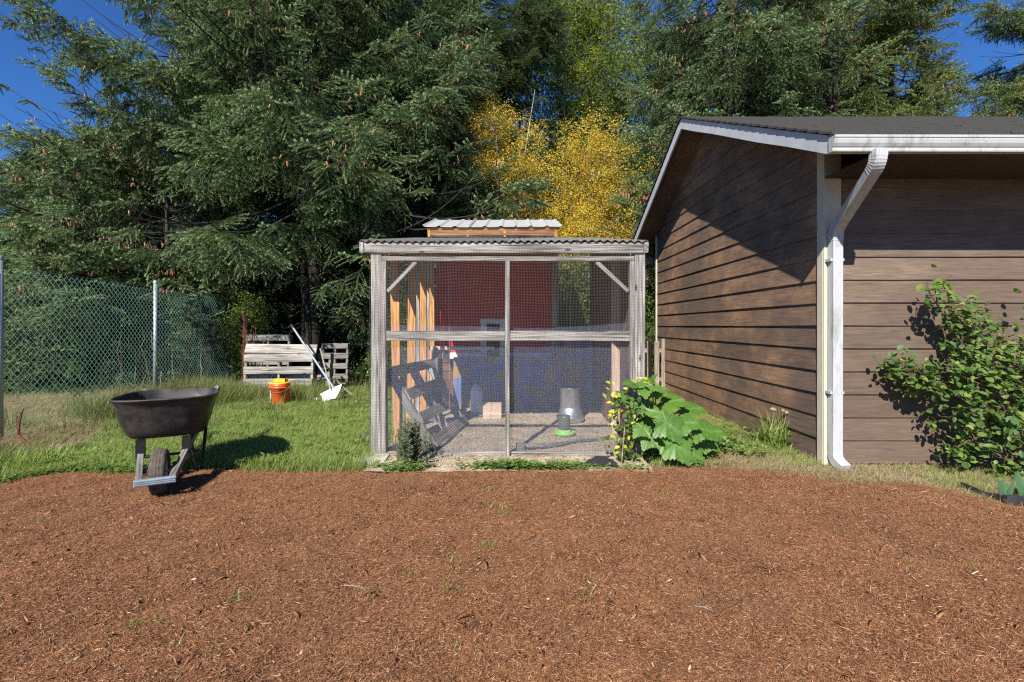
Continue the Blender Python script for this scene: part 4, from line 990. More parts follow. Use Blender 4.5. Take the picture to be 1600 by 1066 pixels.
# ---------------------------------------------------------------- spruce sprays
def needles(P0, P1, r, n, wd, tips, V, Fc, T, lift=.35):
    """needle triangles round the twig P0-P1"""
    P0, P1 = np.array(P0), np.array(P1); d = P1-P0; L = np.linalg.norm(d); d = d/L
    a = np.cross(d, [0,0,1.0]); a /= max(np.linalg.norm(a), 1e-6); b = np.cross(d, a)
    t = (np.arange(n)+rng.random(n))/n; ph = rng.uniform(0, 6.283, n)
    rad = np.cos(ph)[:, None]*a+np.sin(ph)[:, None]*b
    base = P0+d*(t*L)[:, None]; taper = np.where(t > .85, .75, 1.0)
    dirn = rad*1.0+d*rng.uniform(.55, 1.1, n)[:, None]; dirn /= np.linalg.norm(dirn, axis=1, keepdims=True)
    tip = base+dirn*(r*taper*rng.uniform(.8, 1.2, n))[:, None]
    side = np.cross(dirn, rad); side /= np.maximum(np.linalg.norm(side, axis=1, keepdims=True), 1e-6)
    k = sum(len(q) for q in V)
    V.append(np.stack([base-side*wd/2, base+side*wd/2, tip], 1).reshape(-1, 3)); Fc.append(np.arange(3*n).reshape(-1, 3)+k)
    tt = tips[0]+(tips[1]-tips[0])*t; T.append(np.repeat(tt, 3)+np.tile([0, 0, .12], n))
def core(P0, P1, r, tip, V, Fc, T):
    P0, P1 = np.array(P0), np.array(P1); d = (P1-P0)/np.linalg.norm(P1-P0); a = np.cross(d, [.1,.2,1.0]); a /= np.linalg.norm(a); b = np.cross(d, a)
    k = sum(len(q) for q in V); ring = [a*math.cos(t)+b*math.sin(t) for t in (0, 2.09, 4.19)]
    V.append(np.array([P0+q*r for q in ring]+[P1+q*r*.5 for q in ring])); T.append(np.full(6, tip))
    Fc.append(np.array([(0,1,4), (0,4,3), (1,2,5), (1,5,4), (2,0,3), (2,3,5)])+k)
def spray(name, m, seed, L=.56, droop=.25, nside=5, dens=1.0, nr=.036, flat=1.0):
    V, Fc, T = [], [], []
    n = 5; pts = [np.array([L*i/n, .015*math.sin(i*1.7+seed), -droop*L*(i/n)**2]) for i in range(n+1)]
    for i in range(n):
        needles(pts[i], pts[i+1], nr*1.1, int(46*dens), .0095, (.0+.85*i/n, .0+.95*(i+1)/n), V, Fc, T); core(pts[i], pts[i+1], .006, .1, V, Fc, T)
    for s in (-1, 1):
        for j in range(nside):
            t = (j+.35+.3*rng.random())/nside*.9+.03; p = np.array([np.interp(t*n, range(n+1), [q[k] for q in pts]) for k in range(3)])
            l = L*(.55-.30*t)*rng.uniform(.8, 1.25); an = R(rng.uniform(38, 58)); dz = rng.uniform(-.55, .05)*flat
            q = p+np.array([math.cos(an), s*math.sin(an), dz])*l; mid = (p+q)/2+np.array([0, 0, .04*l])
            needles(p, mid, nr, int(34*dens), .0095, (.0, .25), V, Fc, T); needles(mid, q, nr*.9, int(38*dens), .0095, (.3, 1.0), V, Fc, T)
            core(p, q, .004, .1, V, Fc, T)
    V = np.concatenate(V); Fc = np.concatenate(Fc); T = np.clip(np.concatenate(T), 0, 1)
    return template(name, mesh_np(name, V, Fc, m, {'tip': T}))
SP = [spray('spruce_spray', M['needle'], i, droop=d, nside=k) for i, (d, k) in enumerate(((.1, 4), (.35, 5), (.75, 5)))]
SPD = [spray('dark_spray', M['needle_dark'], i+5, L=.6, droop=d, nside=k, dens=.45, nr=.05) for i, (d, k) in enumerate(((.15, 7), (.6, 7), (.9, 8)))]
SPO = [spray('olive_spray', M['needle_olive'], i+9, L=.54, droop=d, nside=k, dens=.95) for i, (d, k) in enumerate(((.15, 4), (.5, 5), (.9, 5)))]
def cone_template():
    mb = MB(); rows = 9; seg = 7; L = .085; v = []; f = []
    for i in range(rows):
        t = i/(rows-1); r = .0155*math.sin(math.pi*(.12+.8*t))**.7
        for z_, rr in ((-L*t, r*.72), (-L*t-.006, r*1.12)):
            for k in range(seg): a = 2*math.pi*(k+.5*(i % 2))/seg; v.append((rr*math.cos(a), rr*math.sin(a), z_))
    n_ = rows*2; f = [(i*seg+k, (i+1)*seg+k, (i+1)*seg+(k+1) % seg, i*seg+(k+1) % seg) for i in range(n_-1) for k in range(seg)]
    return template('spruce_cone', mb.add(v, f).mesh('spruce_cone', M['cone']))
CONE = [cone_template()]

def conifer(name, x, y, H, Rd, label, temps, seed, base=.3, dens=1.0, lean=0, cones=0, group='tall spruces behind the yard', gap=None, up=0.0, scale=1.0, zmax=None, droop=1.0, dead=.32, spacing=.28, prof=None, open_=1.0, trunk_r=None, extra=(), clump=(.72, -.015)):
    r_ = np.random.default_rng(seed); t = thing(name, (x, y, 0), label, 'tree', group)
    tr = trunk_r or (.012*H+.04)
    pts = [(x+lean*z/H+.03*math.sin(z*1.3), y+.02*math.cos(z), z-.1) for z in np.linspace(0, H, 14)]
    MB().tube(pts, [tr*(1-.93*i/13) for i in range(14)], 12).obj('trunk', M['bark'], t, smooth=True)
    P, X, Z, S, K = [], [], [], [], []; CP = []; bm_ = MB(); nb = 0
    z = base; zstep = spacing*r_.uniform(.7, 1.3)
    while z < H-.25:
        if zmax and z > zmax: break
        t_ = z/H; rr = Rd*(1-t_)**.8 if prof is None else prof(t_)*Rd
        nw = max(3, int(round((7.6 if rr > 1.2 else 5.2)*dens)))
        a0 = r_.uniform(0, 6.28)
        todo = [(a0+2*math.pi*k/nw+r_.normal(0, .25), max(.25, rr*r_.uniform(.72, 1.15)), z+r_.uniform(-.5, .5)*spacing) for k in range(nw)]
        todo += [(ea, eL, ez) for ea, ez, eL in extra if z <= ez < z+spacing*.01+zstep]
        for (az, L, zz0) in todo:
            if gap and gap(az, zz0, L): continue
            dh = np.array([math.cos(az), math.sin(az), 0.]); sd = np.array([-math.sin(az), math.cos(az), 0.])
            el = R(r_.uniform(-12, 14)+38*max(0, t_-.55)+up); ns = max(4, int(L/.22))
            s = np.linspace(0, 1, ns+1); hz = L*s*math.cos(el); vz = L*s*math.sin(el) - droop*.20*L*np.sin(s*math.pi*.75)*(1-t_*.6) + .10*L*s**3
            bp = np.array([x+lean*zz0/H, y, zz0])+dh*hz[:, None]+np.array([0,0,1.])*vz[:, None]+sd*(r_.normal(0, .06)*L*s**2)[:, None]
            nb += 1
            bm_.tube([tuple(q) for q in bp], [max(.006, .03*min(1, L/3)*(1-.85*q)) for q in s], 5, False)
            # laterals
            step = .118/max(.5, dens*.9)*scale; m_ = int(L/step)
            for j in range(m_):
                u_ = (j+r_.random())/m_
                if u_ < dead*r_.uniform(.5, 1.2): continue
                if r_.random() > open_: continue
                c_ = np.array([np.interp(u_, s, bp[:, q]) for q in range(3)])
                fw = np.array([np.interp(min(1, u_+.08), s, bp[:, q]) for q in range(3)])-np.array([np.interp(max(0, u_-.08), s, bp[:, q]) for q in range(3)]); fw /= np.linalg.norm(fw)+1e-9
                sgn = 1 if j % 2 else -1; ll = (.36+1.15*(1-u_)**.7*min(1, L/2.6))*r_.uniform(.6, 1.1)*scale
                an = R(r_.uniform(30, 62)); dr = -r_.uniform(.0, .5)*droop
                dv = fw*math.cos(an)+sd*sgn*math.sin(an)+np.array([0,0,dr+.12*u_]); dv /= np.linalg.norm(dv)
                nsp = max(1, int(ll/.27/scale)); 
                for q in range(nsp):
                    o_ = c_+dv*(ll*q/nsp); 
                    d2 = dv+np.array([0,0,-.10*q*droop])+r_.normal(0, .12, 3)
                    hang = r_.random() < .34*droop*(1-.5*u_)
                    if hang: d2 = dv*.55+np.array([0,0,-.9]) + r_.normal(0, .1, 3)
                    P.append(o_); X.append(d2); Z.append(np.array([0,0,1.])+r_.normal(0, .35, 3)+dh*.5*(1 if hang else .1)); S.append(r_.uniform(.75, 1.15)*scale); K.append(2 if hang and r_.random() < .6 else int(r_.integers(0, 2)))
            # leader fingers at the branch tip, pointing out and a little up
            for q in range(4):
                P.append(bp[-1]-dh*.1*q); X.append(dh+np.array([0,0,r_.uniform(.0, .7)])+sd*r_.normal(0, .35)); Z.append(np.array([0,0,1.])+r_.normal(0, .2, 3)); S.append(r_.uniform(.6, 1.0)*scale); K.append(0)
            if L > .9 and r_.random() < .42:      # a small upright leader near the bough tip
                b0 = np.array([np.interp(r_.uniform(.72, .97), s, bp[:, q]) for q in range(3)]); hl = r_.uniform(.3, .75)*min(1, scale)
                for q in range(int(5+hl*9)):
                    v_ = r_.random(); a_ = r_.uniform(0, 6.28); P.append(b0+np.array([0,0,hl*v_])); X.append(np.array([math.cos(a_)*(1.05-v_), math.sin(a_)*(1.05-v_), .55+.6*v_])); Z.append(np.array([0,0,1.])+r_.normal(0, .3, 3)); S.append(.62*(1.1-.55*v_)*scale); K.append(0)
            if cones and r_.random() < cones*(1.6+.9*t_):
                for _ in range(int(r_.integers(6, 30))):
                    u_ = r_.uniform(.7, 1.04); c_ = np.array([np.interp(u_, s, bp[:, q]) for q in range(3)])
                    CP.append(c_+sd*r_.normal(0, .17)+dh*r_.uniform(0, .16)+np.array([0,0,-.03+r_.uniform(-.08, .06)]))
        z += zstep; zstep = spacing*r_.uniform(.7, 1.3)
    # top leader
    for q in range(6): P.append(np.array([x+lean, y, H-.2-.12*q])); X.append(np.array([r_.normal(0, .3), r_.normal(0, .3), 1.])); Z.append(np.array([1., 0, 0])); S.append(.8); K.append(0)
    stuff(bm_.obj('limbs', M['bark'], t))
    P, X, Z, S, K = (np.array(q) for q in (P, X, Z, S, K))
    cl_ = np.array([noise.noise(Vector(q)*clump[0]) for q in P]); kp = cl_ > clump[1]; P, X, Z, S, K = P[kp], X[kp], Z[kp], S[kp], K[kp]
    scatter('crown', P, euler_from_xz(X, Z), S*scale**0, temps, t, K, (x, y, 0))
    if CP:
        CP = np.array(CP); CP = CP[[noise.noise(Vector(q)*clump[0]) > clump[1]+.04 for q in CP]]; n_ = len(CP)
        scatter('cones', CP, np.stack([r_.normal(0, .25, n_), r_.normal(0, .25, n_), r_.uniform(0, 6, n_)], 1), r_.uniform(.65, 1.1, n_), CONE, t, np.zeros(n_), (x, y, 0))
    return len(P)

tot = 0
# the big double spruce on the left: dark cavity low on its right, over the pallets
def gapA(az, z, L):
    return z < 2.9 and (11.6+L*math.sin(az) < 10.3 or (math.cos(az) > -.2 and math.sin(az) < .3 and random.random() < .85))
COL = lambda t: .80+.2*math.sin(t*9) if t < .5 else 1.25*(1-t)**.6
EXA = [(3.35, 5.2, 7.2), (3.2, 6.1, 7.6), (3.45, 6.9, 6.6), (3.1, 4.4, 5.6), (3.3, 8.0, 6.0), (-.15, 5.0, 5.2)]
tot += conifer('spruce_tree', -4.8, 11.6, 20, 5.3, 'huge cone-laden spruce rising over the pallets, its boughs filling the upper left', SP, 11, base=.9, dens=1.1, cones=.55, gap=gapA, zmax=11, prof=COL, spacing=.40, extra=EXA)
tot += conifer('spruce_tree', -2.45, 12.4, 20, 2.3, 'cone-laden spruce whose right-hand boughs reach above the hen house roof', SP, 12, base=1.4, dens=1.1, cones=.6, zmax=10, spacing=.38, prof=COL)
tot += conifer('spruce_tree', -9.9, 11.2, 6.0, 3.5, 'low bushy spruce at the far left edge behind the fence', SP, 13, base=.2, dens=1.15, cones=.4, prof=lambda t: (1-t)**.4, spacing=.32)
tot += conifer('spruce_tree', -7.45, 10.5, 5.4, 1.8, 'young blue-green spruce with a pointed top in front of the huge one', SP, 14, base=.15, dens=1.0, cones=.5, prof=lambda t: (1-t)**.7, spacing=.20, up=14, scale=.85)
tot += conifer('spruce_tree', -8.0, 9.3, 3.4, 1.9, 'small spruce directly behind the chain-link fence on the left', SP, 15, base=.1, dens=1.0, cones=.25, prof=lambda t: (1-t)**.5, spacing=.20, scale=.85)
tot += conifer('spruce_tree', 2.85, 10.3, 4.3, 1.6, 'small pale spruce between the orange birch and the garage roof', SPO, 16, base=.3, dens=1.0, cones=.3, prof=lambda t: (1-t)**.55, spacing=.20, scale=.85)
tot += conifer('spruce_tree', 6.0, 13.2, 21, 3.7, 'tall spruce over the left end of the garage roof', SP, 17, base=1.5, dens=1.05, cones=.45, zmax=11, spacing=.42, prof=COL)
tot += conifer('spruce_tree', 10.2, 15.4, 21, 3.9, 'broad olive-green spruce behind the middle of the garage roof', SPO, 18, base=2, dens=1.05, cones=.6, zmax=12, spacing=.42, prof=COL)
tot += conifer('spruce_tree', 12.7, 16.2, 15, 2.2, 'spruce behind the garage roof with cones hanging beside the right patch of sky', SPO, 19, base=2, dens=1.0, cones=.6, spacing=.42, zmax=12.5, prof=COL)
tot += conifer('spruce_tree', 19.9, 16.6, 20, 3.9, 'dark spruce at the far right edge of the view', SP, 20, base=2, dens=1.0, cones=.4, zmax=13, spacing=.42, prof=COL)
tot += conifer('spruce_tree', 15.8, 15.8, 8.8, 3.0, 'low spruce filling the gap under the right patch of sky', SPO, 21, base=1.5, dens=1.0, cones=.3, spacing=.30, prof=lambda t: (1-t)**.4)
gB = 'dark conifers standing further back'
def far(x, y, H, Rd, label, seed, base=.8, zmax=14, prof=COL):
    return conifer('fir_tree', x, y, H, Rd, label, SPD, seed, base=base, dens=.9, group=gB, zmax=zmax, spacing=.45, scale=1.7, dead=.1, prof=prof)
SH = lambda t: (1-t)**.5
tot += far(-1.3, 18.5, 22, 3.3, 'dark fir behind the yellow birches, left of the tall yellowing tree', 31)
tot += far(8.6, 20, 24, 4.0, 'dark fir between the two spruces over the left part of the garage roof', 32)
tot += far(-8.0, 17, 24, 4.6, 'dark fir behind the huge left spruce', 33)
tot += far(-14, 16.5, 7.6, 4.4, 'dark fir low on the left behind the bushy spruce', 34, prof=SH)
tot += far(-4.6, 19, 22, 3.8, 'dark fir hidden mostly behind the cone-laden spruces', 35)
tot += far(3.6, 22, 9, 4.6, 'dark fir low behind the orange birch', 36, prof=SH)
tot += far(15.0, 23, 22, 3.2, 'dark fir far behind the garage beside the right patch of sky', 37, zmax=15)
tot += far(1.0, 14.5, 5.2, 2.4, 'short dark fir directly behind the hen house roof', 38, prof=SH)
print('conifer sprays', tot)

# ---------------------------------------------------------------- broadleaf trees
def leaf_cluster(name, m, seed, n=26, rad=.17, size=.045, asp=.75, bend=.3):
    r_ = np.random.default_rng(seed); V = []; 
    for i in range(n):
        c = r_.normal(0, rad*.55, 3); d = r_.normal(0, 1, 3); d /= np.linalg.norm(d); e = np.cross(d, r_.normal(0, 1, 3)); e /= np.linalg.norm(e); nn = np.cross(d, e); s = size*r_.uniform(.7, 1.2)
        V += [c-d*s/2, c+e*s*asp/2+nn*s*.1, c+d*s/2, c-e*s*asp/2+nn*s*.1]
    return template(name, mesh_np(name, np.array(V), np.arange(4*n).reshape(-1, 4), m))
def broadleaf(name, x, y, H, label, cat, temps, m_bark, seed, stems=1, spread=.35, crown_base=.25, r0=.06, nclust=2400, rx=1.2, ry=1.2, group=None, size=(.8, 1.2), lumps=26, prof=None, gaps=.0):
    r_ = np.random.default_rng(seed); t = thing(name, (x, y, 0), label, 'tree' if cat == 'locust' else cat, group); tips = []
    for s_ in range(stems):
        a = r_.uniform(0, 6.28); ln = spread*r_.uniform(.3, 1) if stems > 1 else 0; pts = []
        for i in range(12):
            u_ = i/11; pts.append(np.array([x+math.cos(a)*ln*u_*1.2+.07*math.sin(u_*7+s_), y+math.sin(a)*ln*u_*1.2, H*(1-.12*s_/max(1, stems))*u_-.05]))
        MB().tube([tuple(p) for p in pts], [r0*(1-.95*i/11)*(1 if s_ == 0 else .7) for i in range(12)], 9).obj('trunk', m_bark, t, smooth=True)
        mb = MB()
        for k in range(int((44 if cat == 'locust' else 16)/stems**.5)+4):
            u_ = r_.uniform(crown_base, .97); p = np.array([np.interp(u_*11, range(12), [q[c] for q in pts]) for c in range(3)]); az = r_.uniform(0, 6.28); L = (1-.6*u_)*r_.uniform(.5, 1.0)*max(rx, ry)
            d = np.array([math.cos(az)*rx/max(rx, ry), math.sin(az)*ry/max(rx, ry), r_.uniform(.5, 1.2)]); q1 = p+d*L*.5; q2 = p+d*L+np.array([0,0,.1*L])
            mb.tube([tuple(p), tuple(q1), tuple(q2)], [r0*.32, r0*.2, .004], 5, False)
            for w_ in range(3):
                o_ = r_.normal(0, .3*L, 3); tip = q1+(q2-q1)*r_.random()+o_*.9; mb.tube([tuple(q1), tuple(tip)], [.008, .003], 4, False); tips.append(tip)
            tips.append(q2)
        stuff(mb.obj('limbs', m_bark, t))
    # clusters: lumps round limb tips
    tips = np.array(tips); c = tips[r_.integers(0, len(tips), nclust)]+r_.normal(0, 1, (nclust, 3))*np.array([.24*rx, .24*ry, .22*rx])
    n_ = len(c)
    scatter('crown', c, r_.uniform(0, 6.28, (n_, 3)), r_.uniform(*size, n_), temps, t, (None if len(temps) < 3 or cat != 'locust' else np.where(fbm(c[:, 0]+c[:, 1], c[:, 2], .6, 4.) > .5, 2, r_.integers(0, 2, n_))), (x, y, 0))
LB = [leaf_cluster('birch_leaves', M['birch_leaf'], i, 46, .18, .04) for i in (1, 2, 3)]
M['locust_yellow'] = mat('yellow_locust_leaves', leaf, a=(.30,.30,.03), b=(.5,.46,.04), rough=.55, trans=.45)
LL = [leaf_cluster('locust_leaves', M['locust_leaf'], 4, 70, .34, .11, .4), leaf_cluster('locust_leaves', M['locust_leaf'], 5, 60, .3, .10, .4), leaf_cluster('locust_leaves', M['locust_yellow'], 6, 60, .3, .10, .4)]
for t_ in LL: 
    for v_ in t_.data.vertices: v_.co.z *= .5
LU = [leaf_cluster('bush_leaves', M['bush_leaf'], i, 34, .16, .05, .6) for i in (7, 8)]
broadleaf('birch_tree', -.15, 12.2, 7.1, 'slim yellow birch with white stems above the left half of the hen house roof', 'tree', LB, M['birch_bark'], 41, 3, .7, .35, .05, 600, .85, .8, 'yellow autumn birches')
broadleaf('birch_tree', .6, 12.8, 5.2, 'short yellow birch with a white stem standing between the other two birches', 'tree', LB, M['birch_bark'], 43, 2, .6, .3, .04, 420, .8, .8, 'yellow autumn birches')
broadleaf('birch_tree', 1.95, 12.6, 6.2, 'broad orange-yellow birch behind the right end of the hen house roof', 'tree', LB, M['grey_bark'], 42, 3, .8, .3, .06, 980, 1.4, 1.1, 'yellow autumn birches')
broadleaf('locust_tree', 3.1, 20.5, 17, 'tall feathery tree turning yellow-green behind the birches', 'locust', LL, M['grey_bark'], 44, 3, 1.6, .25, .17, 1350, 3.1, 2.6, None, (1.1, 1.9))
def bush(x, y, H, W, label, seed, n=500, temps=LU, name='leafy_bush', group='leafy bushes behind the run'):
    broadleaf(name, x, y, H, label, 'bush', temps, M['stem'], seed, 4, .5, .1, .02, n, W, W*.8, group, (.7, 1.2))
bush(.95, 9.1, 2.3, .65, 'light green bush seen through the back netting right of the hen house', 51, 700)
bush(1.75, 9.7, 1.9, .6, 'green bush seen behind the right side boards of the run', 52, 450)
bush(2.55, 9.9, 2.2, .5, 'green bush in the narrow gap between the run and the garage', 53, 400)
bush(-2.1, 8.9, 1.0, .55, 'low dark bush beside the left side of the run', 54, 350, group='low bushes around the pallets')
bush(-2.3, 10.6, 2.0, .8, 'sparse bush in the shade behind the pallets', 55, 260, group='low bushes around the pallets')
bush(-5.35, 10.0, 1.7, .4, 'leafy bush growing up the far end of the chain-link fence', 56, 260, group='low bushes around the pallets')
bush(-.6, 10.3, 1.6, .9, 'dark bush directly behind the hen house', 57, 400)

# ---------------------------------------------------------------- grass, weeds, straw
def tuft(name, m, seed, n, h, spread, wd, lean=.5, curl=.5, seg=3):
    r_ = np.random.default_rng(seed); V = []; Fc = []; T = []
    for i in range(n):
        a = r_.uniform(0, 6.28); o_ = np.array([r_.normal(0, spread), r_.normal(0, spread), 0]); hh_ = h*r_.uniform(.5, 1.15); ln = r_.uniform(.1, 1)*lean; d = np.array([math.cos(a), math.sin(a), 0]); s = np.array([-math.sin(a+.6), math.cos(a+.6), 0]); k = len(V)
        for j in range(seg+1):
            u_ = j/seg; c = o_+d*(ln*hh_*u_**(1+curl))+np.array([0,0,hh_*(u_-.28*ln*u_*u_)]); w_ = wd*(1-u_)**.7
            if j == seg: V.append(c); T.append(1)
            else: V += [c-s*w_/2, c+s*w_/2]; T += [u_*.8, u_*.8]
        for j in range(seg-1): Fc += [(k+2*j, k+2*j+1, k+2*j+3), (k+2*j, k+2*j+3, k+2*j+2)]
        Fc.append((k+2*seg-2, k+2*seg-1, k+2*seg))
    return template(name, mesh_np(name, np.array(V), np.array(Fc), m, {'tip': np.array(T)}))
GT = [tuft('grass_tuft', M['grass'], i, 26, .085, .045, .0042, .8) for i in range(3)]
GL = [tuft('long_tuft', M['long_grass'], i+5, 24, .26, .05, .005, .7) for i in range(3)]
GD = [tuft('dry_tuft', M['dry_grass'], i+9, 22, .07, .05, .003, 2.2, .1) for i in range(3)]
GV = [tuft('green_sprig', M['grass'], i+13, 7, .06, .012, .003, .8) for i in range(2)]
def weed_t(seed, m, n=14, s=.03):
    r_ = np.random.default_rng(seed); V = []; Fc = []
    for i in range(n):
        a = r_.uniform(0, 6.28); rr = r_.uniform(.01, .07); c = np.array([math.cos(a)*rr, math.sin(a)*rr, r_.uniform(.008, .05)]); d = np.array([math.cos(a), math.sin(a), r_.uniform(-.2, .5)]); e = np.array([-math.sin(a), math.cos(a), 0]); q = s*r_.uniform(.6, 1.2); k = len(V)
        V += [c-d*q*.5, c+e*q*.4+np.array([0,0,.003]), c+d*q*.7, c-e*q*.4+np.array([0,0,.003])]; Fc += [(k, k+1, k+2), (k, k+2, k+3)]
    return template('weed', mesh_np('weed', np.array(V), np.array(Fc), m, {'tip': np.zeros(len(V))}))
WD = [weed_t(i, M['weed']) for i in range(3)]
def gscat(name, x, y, temps, smin, smax, zoff=0.0):
    n_ = len(x); z = ground_h(x, y)+zoff; rot = np.stack([rng.normal(0, .12, n_), rng.normal(0, .12, n_), rng.uniform(0, 6.28, n_)], 1)
    return scatter(name, np.stack([x, y, z], 1), rot, rng.uniform(smin, smax, n_), temps)
x = rng.uniform(-5.6, -1.22, 30000); y = rng.uniform(3.5, 8.8, 30000)
fxl = np.interp(y, [2.4, 4.97, 7.7, 10.4], [-4.75, -5.27, -5.68, -6.02])
drylim = np.interp(y, [3.5, 4.3, 5.5, 7, 9], [-3.9, -4.0, -4.5, -5.2, -5.6])
den = np.clip((fbm(x, y, 1.1, 3.)+1.1), .25, 1)
ok = (y > edge_y(x)+wob(x)+rng.normal(.015, .035, len(x))) & (x > drylim+.25*fbm(x, y, 2., 6.)) & (rng.random(len(x)) < den) & ~((x > -1.6) & (y > 7)); 
x, y = x[ok], y[ok]; print('lawn', len(x))
gscat('lawn_grass', x, y, GT, .6, 1.4)
q_ = rng.random(len(x)) < .06; gscat('straw_in_lawn', x[q_]+.02, y[q_]+.01, GD, .8, 1.3); q_ = rng.random(len(x)) < .02; gscat('lawn_weeds', x[q_], y[q_]+.02, WD, .8, 1.5, .04)
# long rough grass towards the fence and pallets
x = rng.uniform(-5.9, -2.2, 2600); y = rng.uniform(5.2, 8.6, 2600); fe = np.interp(y, [2.4, 4.97, 7.7, 10.4], [-4.75, -5.27, -5.68, -6.02])
pr = np.exp(-((x-fe-.25)/.5)**2)*(y > 6.0) + .8*np.exp(-((y-7.7)/.45)**2)*(x < -2.9) + .05
ok = (rng.random(len(x)) < pr); gscat('long_grass', x[ok], y[ok], GL, .7, 1.5)
x = rng.normal(-4.55, .28, 90); y = rng.normal(7.3, .3, 90); gscat('long_grass', x, y, GL, 1.2, 2.0)
# tuft at far left at the mulch edge
x = rng.normal(-4.05, .12, 60); y = rng.normal(3.95, .10, 60); gscat('long_grass', x, y, GT, 1.5, 2.6)
# dry mown grass left (both sides of the fence), and right of the coop
x = rng.uniform(-9, -3.8, 9000); y = rng.uniform(3.4, 9.5, 9000); dl = np.interp(y, [3.5, 4.3, 5.5, 7, 9], [-3.9, -4.0, -4.5, -5.2, -5.6])
ok = (x < dl+.3) & (y > edge_y(x)) & (x > -y*1.12-.3); gscat('dry_grass', x[ok], y[ok], GD, .8, 1.6)
ok2 = ok & (rng.random(len(x)) < .2); gscat('sparse_grass', x[ok2]+.02, y[ok2], GT, .5, .9)
x = rng.uniform(1.2, 4.6, 9000); y = rng.uniform(3.2, 8.2, 9000)
ok = (y > edge_y(x)+wob(x)-.02) & ~((x > WX-.02) & (y > D1-.02)) & (rng.random(9000) < np.where(y < 4.3, 1, .5)); gscat('dry_grass', x[ok], y[ok], GD, .6, 1.15)
x = rng.uniform(1.2, 2.62, 5200); y = rng.uniform(4.0, 8.2, 5200); ok = (y > edge_y(x)+.05) & (rng.random(5200) < np.clip(.7*fbm(x, y, 1.9, 8.)+.12+.10*(y-4.5), .02, 1))
gscat('patchy_grass', x[ok], y[ok], GT, .6, 1.15)
x = rng.uniform(3.2, 4.4, 260); y = rng.uniform(3.4, 4.0, 260); ok = y > edge_y(x)+.02; gscat('patchy_grass', x[ok], y[ok], GT, .4, .8)
# fringe in front of the coop
x = np.concatenate([rng.normal(.0, .15, 120), rng.normal(.42, .12, 50), rng.uniform(-1.1, 1.9, 20), rng.normal(-.86, .1, 30)]); y = edge_y(x)+np.abs(rng.normal(.02, .06, len(x)))
gscat('low_weeds', x, np.minimum(y, 4.27), WD, .7, 1.3, .01); ok = rng.random(len(x)) < .55; gscat('fringe_grass', x[ok]+.03, np.minimum(y[ok], 4.26), GT, .35, .75)
x = rng.uniform(-4.2, -2.6, 300); gscat('low_weeds', x, edge_y(x)+np.abs(rng.normal(.03, .1, 300)), WD, .7, 1.4, .01)
x = np.concatenate([rng.normal(1.45, .15, 120), rng.normal(2.0, .3, 120), rng.uniform(-2.6, -1.5, 300)]); y = np.concatenate([rng.uniform(4.15, 4.5, 120), rng.uniform(4.3, 5.5, 120), rng.uniform(6.2, 8.2, 300)]); gscat('low_weeds', x, y, WD, .8, 1.7, .02)
# sprigs poking through the mulch
pp = [(771, 765, 7), (775, 790, 8), (757, 852, 12), (783, 800, 6), (700, 930, 3), (190, 985, 6), (1045, 775, 8), (880, 770, 4), (573, 932, 3), (640, 905, 3), (1100, 770, 3), (430, 945, 4), (1430, 880, 3), (310, 1015, 3), (255, 975, 3), (700, 880, 3), (830, 905, 3), (1210, 860, 3), (60, 820, 4), (390, 930, 4), (900, 925, 2), (1560, 900, 3), (740, 1020, 2), (1160, 930, 2)]
xs, ys = [], []
for px, py, n_ in pp:
    q = gnd(px, py, .03)
    for _ in range(n_): xs.append(q.x+rng.normal(0, .035)); ys.append(q.y+rng.normal(0, .035))
x, y = np.array(xs), np.array(ys); scatter('grass_sprigs', np.stack([x, y, mulch_h(x, y)], 1), np.stack([rng.normal(0, .3, len(x)), rng.normal(0, .3, len(x)), rng.uniform(0, 6, len(x))], 1), rng.uniform(.5, 1.1, len(x)), GV)

# ---------------------------------------------------------------- individual plants
def leafmesh(name, outline, fold=.25, cup=.15, m=None, ribs=0):
    """leaf blade, base at origin, along +x; outline = half widths at t"""
    v = []; f = []; n_ = len(outline)
    for i, (t, w_) in enumerate(outline):
        z = -cup*t*t; v += [(t, -w_, z+fold*w_), (t, -w_*.5, z+fold*w_*.35), (t, 0, z), (t, w_*.5, z+fold*w_*.35), (t, w_, z+fold*w_)]
    for i in range(n_-1):
        for k in range(4): a = i*5+k; f.append((a, a+5, a+6, a+1))
    me = bpy.data.meshes.new(name); me.from_pydata(v, [], f); me.update(); me.shade_smooth()
    if m: me.materials.append(m)
    return me
ROUND = [(0, .01), (.12, .26), (.35, .42), (.6, .42), (.82, .28), (.95, .10), (1, .01)]
OVAL = [(0, .01), (.15, .18), (.4, .3), (.65, .28), (.85, .16), (1, .01)]
LRG = [leafmesh('leaf', ROUND, .2, .12, M['rose_leaf']), leafmesh('leaf', OVAL, .3, .2, M['rose_leaf'])]
def ori(loc, d, up, s):
    x = Vector(d).normalized(); z = Vector(up); z = (z-x*z.dot(x)).normalized(); y = z.cross(x); Mx = Matrix((x, y, z)).transposed().to_4x4()
    return Matrix.Translation(Vector(loc)) @ Mx @ Matrix.Diagonal((s, s, s, 1))
